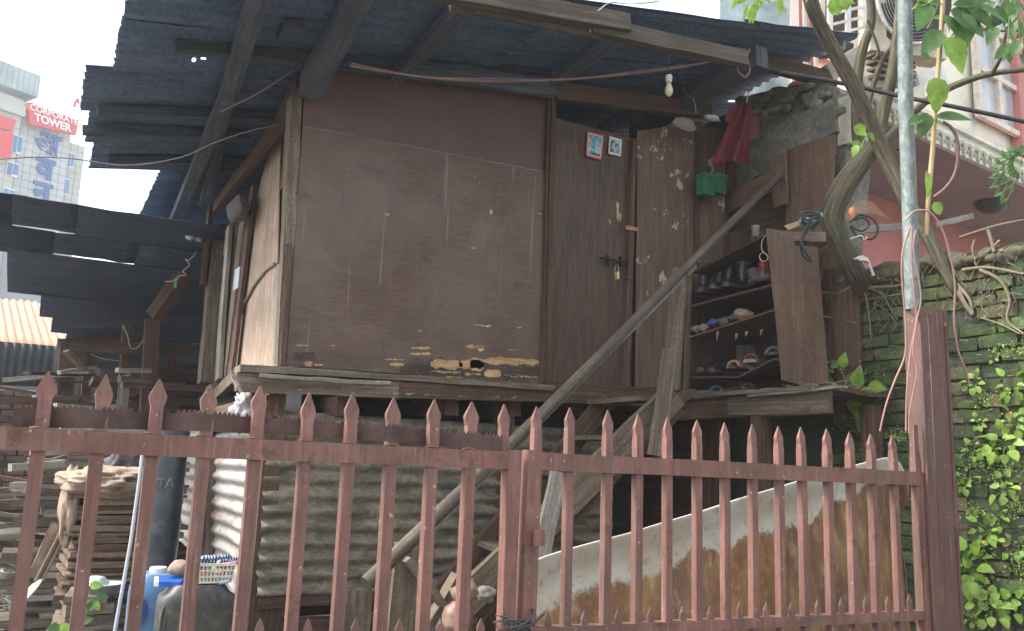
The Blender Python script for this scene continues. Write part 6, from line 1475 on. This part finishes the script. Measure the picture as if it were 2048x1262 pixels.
cab('thin curled wire sticking up above the door', BLACKC, [(1228, 270), (1226, 252), (1235, 245), (1244, 252), (1246, 270)], .002, Y=4.95)
cab('first loose pink wire hanging left of the post', PINKC, [(1822, 450), (1806, 500), (1804, 560), (1812, 650), (1810, 710), (1790, 760), (1772, 810), (1760, 862)], .0035, D=3.0)
cab('second pink wire hanging straight beside the post edge', PINKC, [(1824, 452), (1823, 520), (1830, 600), (1833, 640), (1822, 700), (1814, 780), (1812, 862)], .0035, D=2.95)
cab('third pink wire crossing the top of the post', PINKC, [(1832, 460), (1827, 500), (1842, 590), (1834, 640), (1826, 700), (1834, 740), (1820, 820), (1818, 866)], .003, D=2.9)
cab('long pink wire hanging right of the post down to the weeds', PINKC, [(1812, 440), (1830, 422), (1860, 425), (1885, 460), (1900, 510), (1910, 570), (1908, 640), (1916, 700), (1932, 742), (1938, 768)], .0035, D=3.1)
cab('dull red hose curving below the scrolled cornice', plain('red_hose', (.13, .065, .06), .6), [(1885, 243), (1905, 258), (1916, 290), (1912, 340), (1895, 372), (1868, 395)], .009, D=4.4)
cab('coil of black cable hanging on the shelf left of the tree', BLACKC, [(1605, 438), (1615, 428), (1640, 430), (1632, 445), (1608, 445), (1612, 432), (1635, 440), (1618, 455), (1604, 480), (1610, 502), (1624, 522)], .007, D=5.2, n=3)
cab('loops of black cable sticking out right of the tree trunk', BLACKC, [(1698, 445), (1720, 430), (1748, 440), (1755, 462), (1742, 478), (1715, 472), (1700, 452), (1722, 462), (1738, 450), (1728, 436), (1705, 440)], .006, D=5.3, n=2)
cab('white ended wire poking from the cable loops', GREYC, [(1700, 478), (1722, 472), (1728, 480), (1735, 474)], .005, D=5.25)
cab('wisps of wire trailing from the roof beam into the open', GREYC, [(1195, 22), (1220, 6), (1260, 8), (1310, 4), (1330, -6)], .0022, D=4.6, n=2)
# tape bottle, bracket shelf, orange rag, clamp
q = PD(1622, 438, 5.35); t_ = thing('teal_bottle', 'teal ribbed bottle lying in the cable coil on the small shelf', 'bottle', q)
ax = (CR*.9+CU*.35+CF*.2).normalized(); MB().lathe(q-ax*.07, [(.001, 0), (.03, .005), (.034, .03), (.03, .04), (.035, .055), (.03, .065), (.035, .08), (.03, .12), (.014, .135), (.014, .15), (.001, .151)], 16, ax=ax).build('bottle_body', plain('teal_plastic', (.12, .36, .32), .3, sc=20, var=.4), t_, smooth=True)
mb = MB()
for k in range(7): mb.tube([PD(1568+k*1.5, 452+k*1.2, 5.4), PD(1604, 440+k*1.5, 5.4)], .003, 4)
tag(mb.build('incense_sticks', plain('tan_stick', (.42, .32, .18), .8)), 'bunch of thin tan sticks pointing left from the teal bottle', 'sticks')
tag(beam('bracket_plank', W_GREY, None, PD(1590, 478, 5.3), PD(1650, 478, 5.25), .12, .055, seg=4), 'short rounded grey plank jutting out by the tree trunk', 'plank')
tag(beam('grey_lath', W_PALE, None, PD(1692, 462, 6.2), PD(1840, 450, 6.3), .02, .05, seg=5), 'grey lath lying along the red wall behind the trunk', 'lath')
tag(beam('grey_lath', W_PALE, None, PD(1870, 450, 6.2), PD(1945, 432, 6.3), .02, .04, seg=4), 'short grey lath on the wall top under the soffit lamp', 'lath')
o = blob('orange_rag', plain('orange_rag', (.45, .17, .08), .8), None, PD(1704, 428, 5.4), .022, .02, .04, .4, 2, seed=3, sub=3); tag(o, 'small orange rag wedged behind the tree trunk', 'rag')
mb = MB()
for k in range(9): mb.tube([PD(1698, 418+k, 5.5), PD(1720+k*3, 402+k*3, 5.5), PD(1745+k*4, 404+k*4, 5.5)], .002, 4, smooth=3)
tag(mb.build('dry_grass', plain('dry_straw', (.42, .28, .17), .9)), 'dry straw blades arching right of the trunk', 'straw')
q = PD(1728, 525, 5.4); mb = MB(); mb.prism([q+CR*x+CU*y for x, y in ((-.05, .025), (-.01, .045), (.03, .025), (.035, 0), (.01, .012), (-.02, .012))], CF*.05); mb.beam(q+CR*.03, q+CR*.06-CU*.08, .01, .008, seg=1)
tag(mb.build('lamp_clamp', plain('white_clamp', (.55, .57, .56), .4)), 'white metal clamp at the foot of the tree', 'clamp')
# second red-orange thing: hanging red cloth
REDC = plain('dark_red_cloth', (.14, .018, .024), .9, sc=10, var=.45, dirt=(.13, .02, .025))
rows = []; out = [(205, 1474, 1500), (225, 1465, 1503), (245, 1458, 1503), (265, 1451, 1501), (285, 1441, 1499), (305, 1431, 1498), (326, 1424, 1500)]
for j, (y, x0, x1) in enumerate(out):
    r = []
    for i in range(15):
        f = i/14; xx = x0+(x1-x0)*f; fold = .035*math.sin(f*14+j*.5)*(.3+j/8)+.02*math.sin(f*5)
        yy = y+(4*math.sin(f*9) if j == len(out)-1 else 0)
        r.append(PY(xx, yy, 4.72+fold))
    rows.append(r)
mb = MB(); mb.grid(rows, lambda a, b: (a, b)); rc = thing('red_cloth', 'dark red garment hanging from the eave above the green baskets', 'garment', PY(1470, 326, 4.72))
o = mb.build('cloth_body', REDC, rc, smooth=True); md = o.modifiers.new('s', 'SUBSURF'); md.levels = 1; md.render_levels = 2; o.modifiers.new('t', 'SOLIDIFY').thickness = .004
mb = MB(); rows = [[PY(x, y, 4.68+.02*math.sin(x)) for x, y in rr] for rr in (((1476, 207), (1468, 210), (1462, 214)), ((1474, 225), (1460, 230), (1450, 238)), ((1466, 246), (1456, 246), (1448, 242)))]
mb.grid(rows, lambda a, b: (a, b)); o = mb.build('sleeve', REDC, rc, smooth=True); o.modifiers.new('t', 'SOLIDIFY').thickness = .012
tag(cable('hang_line', BLACKC, None, [PY(1496, 180, 4.72), PY(1497, 205, 4.72), PY(1502, 212, 4.72)], .004), 'short black cord holding the red garment under the eave', 'cord')
o = blob('plastic_bag', plain('bluish_white_plastic', (.45, .52, .6), .3), None, PY(1424, 236, 4.7), .07, .03, .018, .5, 2.5, seed=2, sub=3); tag(o, 'crumpled white plastic bag tucked left of the red garment', 'plastic bag')
o = blob('paper_wad', plain('dusty_paper', (.32, .32, .27), .9), None, PY(1370, 248, 4.85), .11, .03, .045, .4, 2, seed=6, sub=3); tag(o, 'dusty folded paper stuffed above the peeling board', 'paper')
# green baskets
GRP = plain('green_plastic', (.03, .2, .1), .5, var=.4, dirt=(.06, .13, .08))
def gbasket(x0, x1, y0, y1, label):
    a = PY(x0, y1, 4.86); b = PY(x1, y0, 4.86); t_ = thing('green_basket', label, 'basket', V(((a.x+b.x)/2, 4.86, a.z)), 'green wall baskets')
    w_, h = b.x-a.x, b.z-a.z; d = .07; cx = (a.x+b.x)/2
    for z, k in ((0, .82), (h*.33, .88), (h*.66, .94), (h*.97, 1.0)):
        for (p_, q_) in (((-1, -1), (1, -1)), ((1, -1), (1, 1)), ((-1, -1), (-1, 1))):
            MB().beam(V((cx+p_[0]*w_/2*k, 4.86+p_[1]*d/2*k, a.z+z)), V((cx+q_[0]*w_/2*k, 4.86+q_[1]*d/2*k, a.z+z)), .004, .005 if z < h*.9 else .014, seg=1, jit=0).build('rim_bar' if z > h*.9 else 'side_bar', GRP, t_)
    n_ = 6
    for i in range(n_+1):
        f = -1+2*i/n_; MB().beam(V((cx+f*w_/2*.82, 4.86-d/2*.82, a.z)), V((cx+f*w_/2, 4.86-d/2, a.z+h)), .007, .004, seg=1, jit=0, up=(0, 1, 0)).build('lattice_bar', GRP, t_)
    panel('back', GRP, t_, [V((cx-w_/2, 4.895, a.z)), V((cx+w_/2, 4.895, a.z)), V((cx+w_/2, 4.895, a.z+h)), V((cx-w_/2, 4.895, a.z+h))], (0, .004, 0))
    panel('bottom', GRP, t_, [V((cx-w_/2*.82, 4.83, a.z)), V((cx+w_/2*.82, 4.83, a.z)), V((cx+w_/2*.82, 4.895, a.z)), V((cx-w_/2*.82, 4.895, a.z))], (0, 0, -.004))
gbasket(1400, 1424, 353, 387, 'left one of two small green lattice baskets on the wall'); gbasket(1427, 1447, 353, 385, 'right one of two small green lattice baskets on the wall')
# pictures on the door
def art(nm, sc, seed):
    mt, t, b = newmat(nm, .5); tc, rnd, pos = common(t)
    mp = mapv(t, pos, (1, 1, 1)); n = noi(t, mp, sc, 2, .5, 1.2); n.node.inputs['Scale'].default_value = sc
    c = ramp(t, n, [(.36, (.03, .06, .09)), (.44, (.04, .24, .36)), (.52, (.16, .42, .5)), (.57, (.5, .58, .6)), (.62, (.5, .22, .26)), (.7, (.06, .28, .42))], 'LINEAR')
    L(t, c, b.inputs['Base Color']); return mt
def poster(label, quad, border, inset, am, cx):
    t_ = thing('small_picture', label, 'picture', hp(*quad[0], .002), 'small pictures on the door')
    panel('paper', border, t_, [hp(x, y, .004) for x, y in quad], (0, .004, 0))
    mx = sum(q[0] for q in quad)/4; my = sum(q[1] for q in quad)/4
    panel('print_margin', WP, t_, [hp(mx+(x-mx)*(inset+.08), my+(y-my)*(inset+.08), .006) for x, y in quad], (0, .0015, 0))
    panel('printed_image', am, t_, [hp(mx+(x-mx)*inset, my+(y-my)*inset, .008) for x, y in quad], (0, .0015, 0))
poster('larger blue picture with a pink red border on the door', [(1172, 312), (1203, 320), (1208, 270), (1175, 262)], plain('pink_red_border', (.5, .08, .12), .5), .78, art('abstract_blue_print', 11, 1), 0)
poster('smaller pale bordered blue picture on the door', [(1217, 307), (1242, 313), (1244, 279), (1219, 272)], WP, .74, art('abstract_teal_print', 14, 2), 0)

# ================================================================== SMALL LITTER
def litter(name, label, n, fn, ln, mats, r=.0015):
    mb = MB()
    for k in range(n):
        p = fn(); a = random.uniform(0, 6.28); l_ = random.uniform(*ln); d = V((math.cos(a), math.sin(a), random.uniform(-.1, .25)))*l_
        mb.tube([p, p+d*.5+V((0, 0, l_*.08)), p+d], r*random.uniform(.6, 1.6), 3, mi=random.randrange(len(mats)))
    return tag(mb.build(name, mats), label, 'litter', kind='stuff')
STR = [plain('straw_litter', (.34, .28, .18), .9), plain('grey_twig', (.2, .18, .15), .9), plain('green_blade', (.12, .2, .05), .8)]
litter('twig_litter', 'straw and twigs scattered on the landing planks', 260, lambda: V((random.uniform(XF-.06, XF+.5), random.uniform(yn, 4.95), zL+.085+random.random()*.012)), (.02, .12), STR)
litter('ledge_litter', 'splinters and dust lying along the hut ledge', 120, lambda: hp(random.uniform(480, 1090), 0, random.uniform(.06, .13))*1.0 if 0 else (lambda x: V((hp(x, 740+(x-474)*.063, .09).x, YH-random.uniform(.05, .13), hp(x, 740+(x-474)*.063, .05).z+.022)))(random.uniform(480, 1080)), (.01, .05), STR[:2])
litter('wall_litter', 'dry stems and root hairs clinging to the mossy wall', 260, lambda: PX(random.uniform(1690, 2048), random.uniform(560, 1100), XW-.02), (.02, .09), STR[:2], .0012)
litter('yard_scraps', 'splinters and lath ends strewn over the yard rubble', 420, lambda: V((random.uniform(-3, 1), random.uniform(5, 11), random.uniform(.05, .3))), (.06, .4), STR[:2], .006)
# loose dry leaves on planks and wall top
DL = leafmat('dry_brown_leaf', (.25, .15, .07), .1); dm = leaf_mesh(DL, 'ovate'); mb = MB()
LM[('dry', 1)] = dm; yl = leafmat('yellowing_leaf', (.5, .45, .1)); LM[('yellow', 1)] = leaf_mesh(yl, 'round')
dl = thing('dry_leaves', 'few dry brown leaves fallen on the wall top among the roots', 'leaves', PX(1950, 500, XW))
for k in range(16):
    px = random.uniform(1720, 2040); p = PX(px, 548-(px-1740)*.24+random.uniform(0, 30), XW-.03); a = random.uniform(0, 6.28)
    leaf(dl, p, V((math.cos(a), math.sin(a), -.2)), random.uniform(.03, .06), ('dry', 1), V((-.5, -.3, 1)), random.uniform(-.6, .6))
yw = thing('yellowing_weed', 'sparse weed with yellowing leaves above the red brick patch on the wall', 'plant', PX(1975, 830, XW))
for k in range(12):
    p = PX(random.choice((1975, 2030, 1960, 2010))+random.uniform(-18, 18), random.uniform(740, 1180), XW-.04); a = random.uniform(0, 6.28)
    leaf(yw, p, V((-.3, math.cos(a), math.sin(a))), random.uniform(.02, .045), ('yellow', 1), V((-.7, -.4, .6)), random.uniform(-.6, .6))
def heap(label, loc, x0, x1, y0, y1, z0, z1, n, mats):
    t_ = thing('timber_heap', label, 'timber heap', loc, 'heaps of salvaged timber')
    for k in range(n):
        a = V((random.uniform(x0, x1), random.uniform(y0, y1), random.uniform(z0, z1))); an = random.gauss(.0, .35); l_ = random.uniform(.5, 1.5)
        b = a+V((math.cos(an)*l_, math.sin(an)*l_, random.gauss(0, .12)*l_)); beam('plank', random.choice(mats), t_, a, b, random.uniform(.04, .14), random.uniform(.02, .06), seg=2, jit=.003)
    return t_
heap('jumbled heap of salvaged boards crammed under the dark lean-to roof', (.6, 10, .5), -.5, .9, 9.3, 11.2, .5, 2.3, 60, (W_GREY, W_BROWN, W_PALE, W_RED, W_BROWN))
heap('scattered heap of grey planks in front of the far brick wall', (-1.5, 10, .1), -2.4, -.3, 9.0, 11.5, .1, 1.25, 60, (W_GREY, W_GREY, W_PALE, W_BROWN, RAWB))

# ================================================================== HAZE
hm = bpy.data.materials.new('pale_air'); hm.use_nodes = True; t = hm.node_tree; t.nodes.clear()
pv_ = t.nodes.new('ShaderNodeVolumePrincipled'); pv_.inputs['Color'].default_value = (.9, .94, 1, 1); pv_.inputs['Density'].default_value = HAZE  # added volume: lifts shadows like lens glare and pales the tower
ou = t.nodes.new('ShaderNodeOutputMaterial'); t.links.new(pv_.outputs[0], ou.inputs['Volume'])
mb = MB(); a, b, z0_, z1_ = -176, 176, -1.0, 36.0
P8 = [V((x, y, z)) for z in (z0_, z1_) for y in (a, b) for x in (a, b)]
for f in ((0, 2, 3, 1), (4, 5, 7, 6), (0, 1, 5, 4), (2, 6, 7, 3), (0, 4, 6, 2), (1, 3, 7, 5)): mb.face([P8[i] for i in f])
tag(mb.build('haze', hm), kind='stuff')
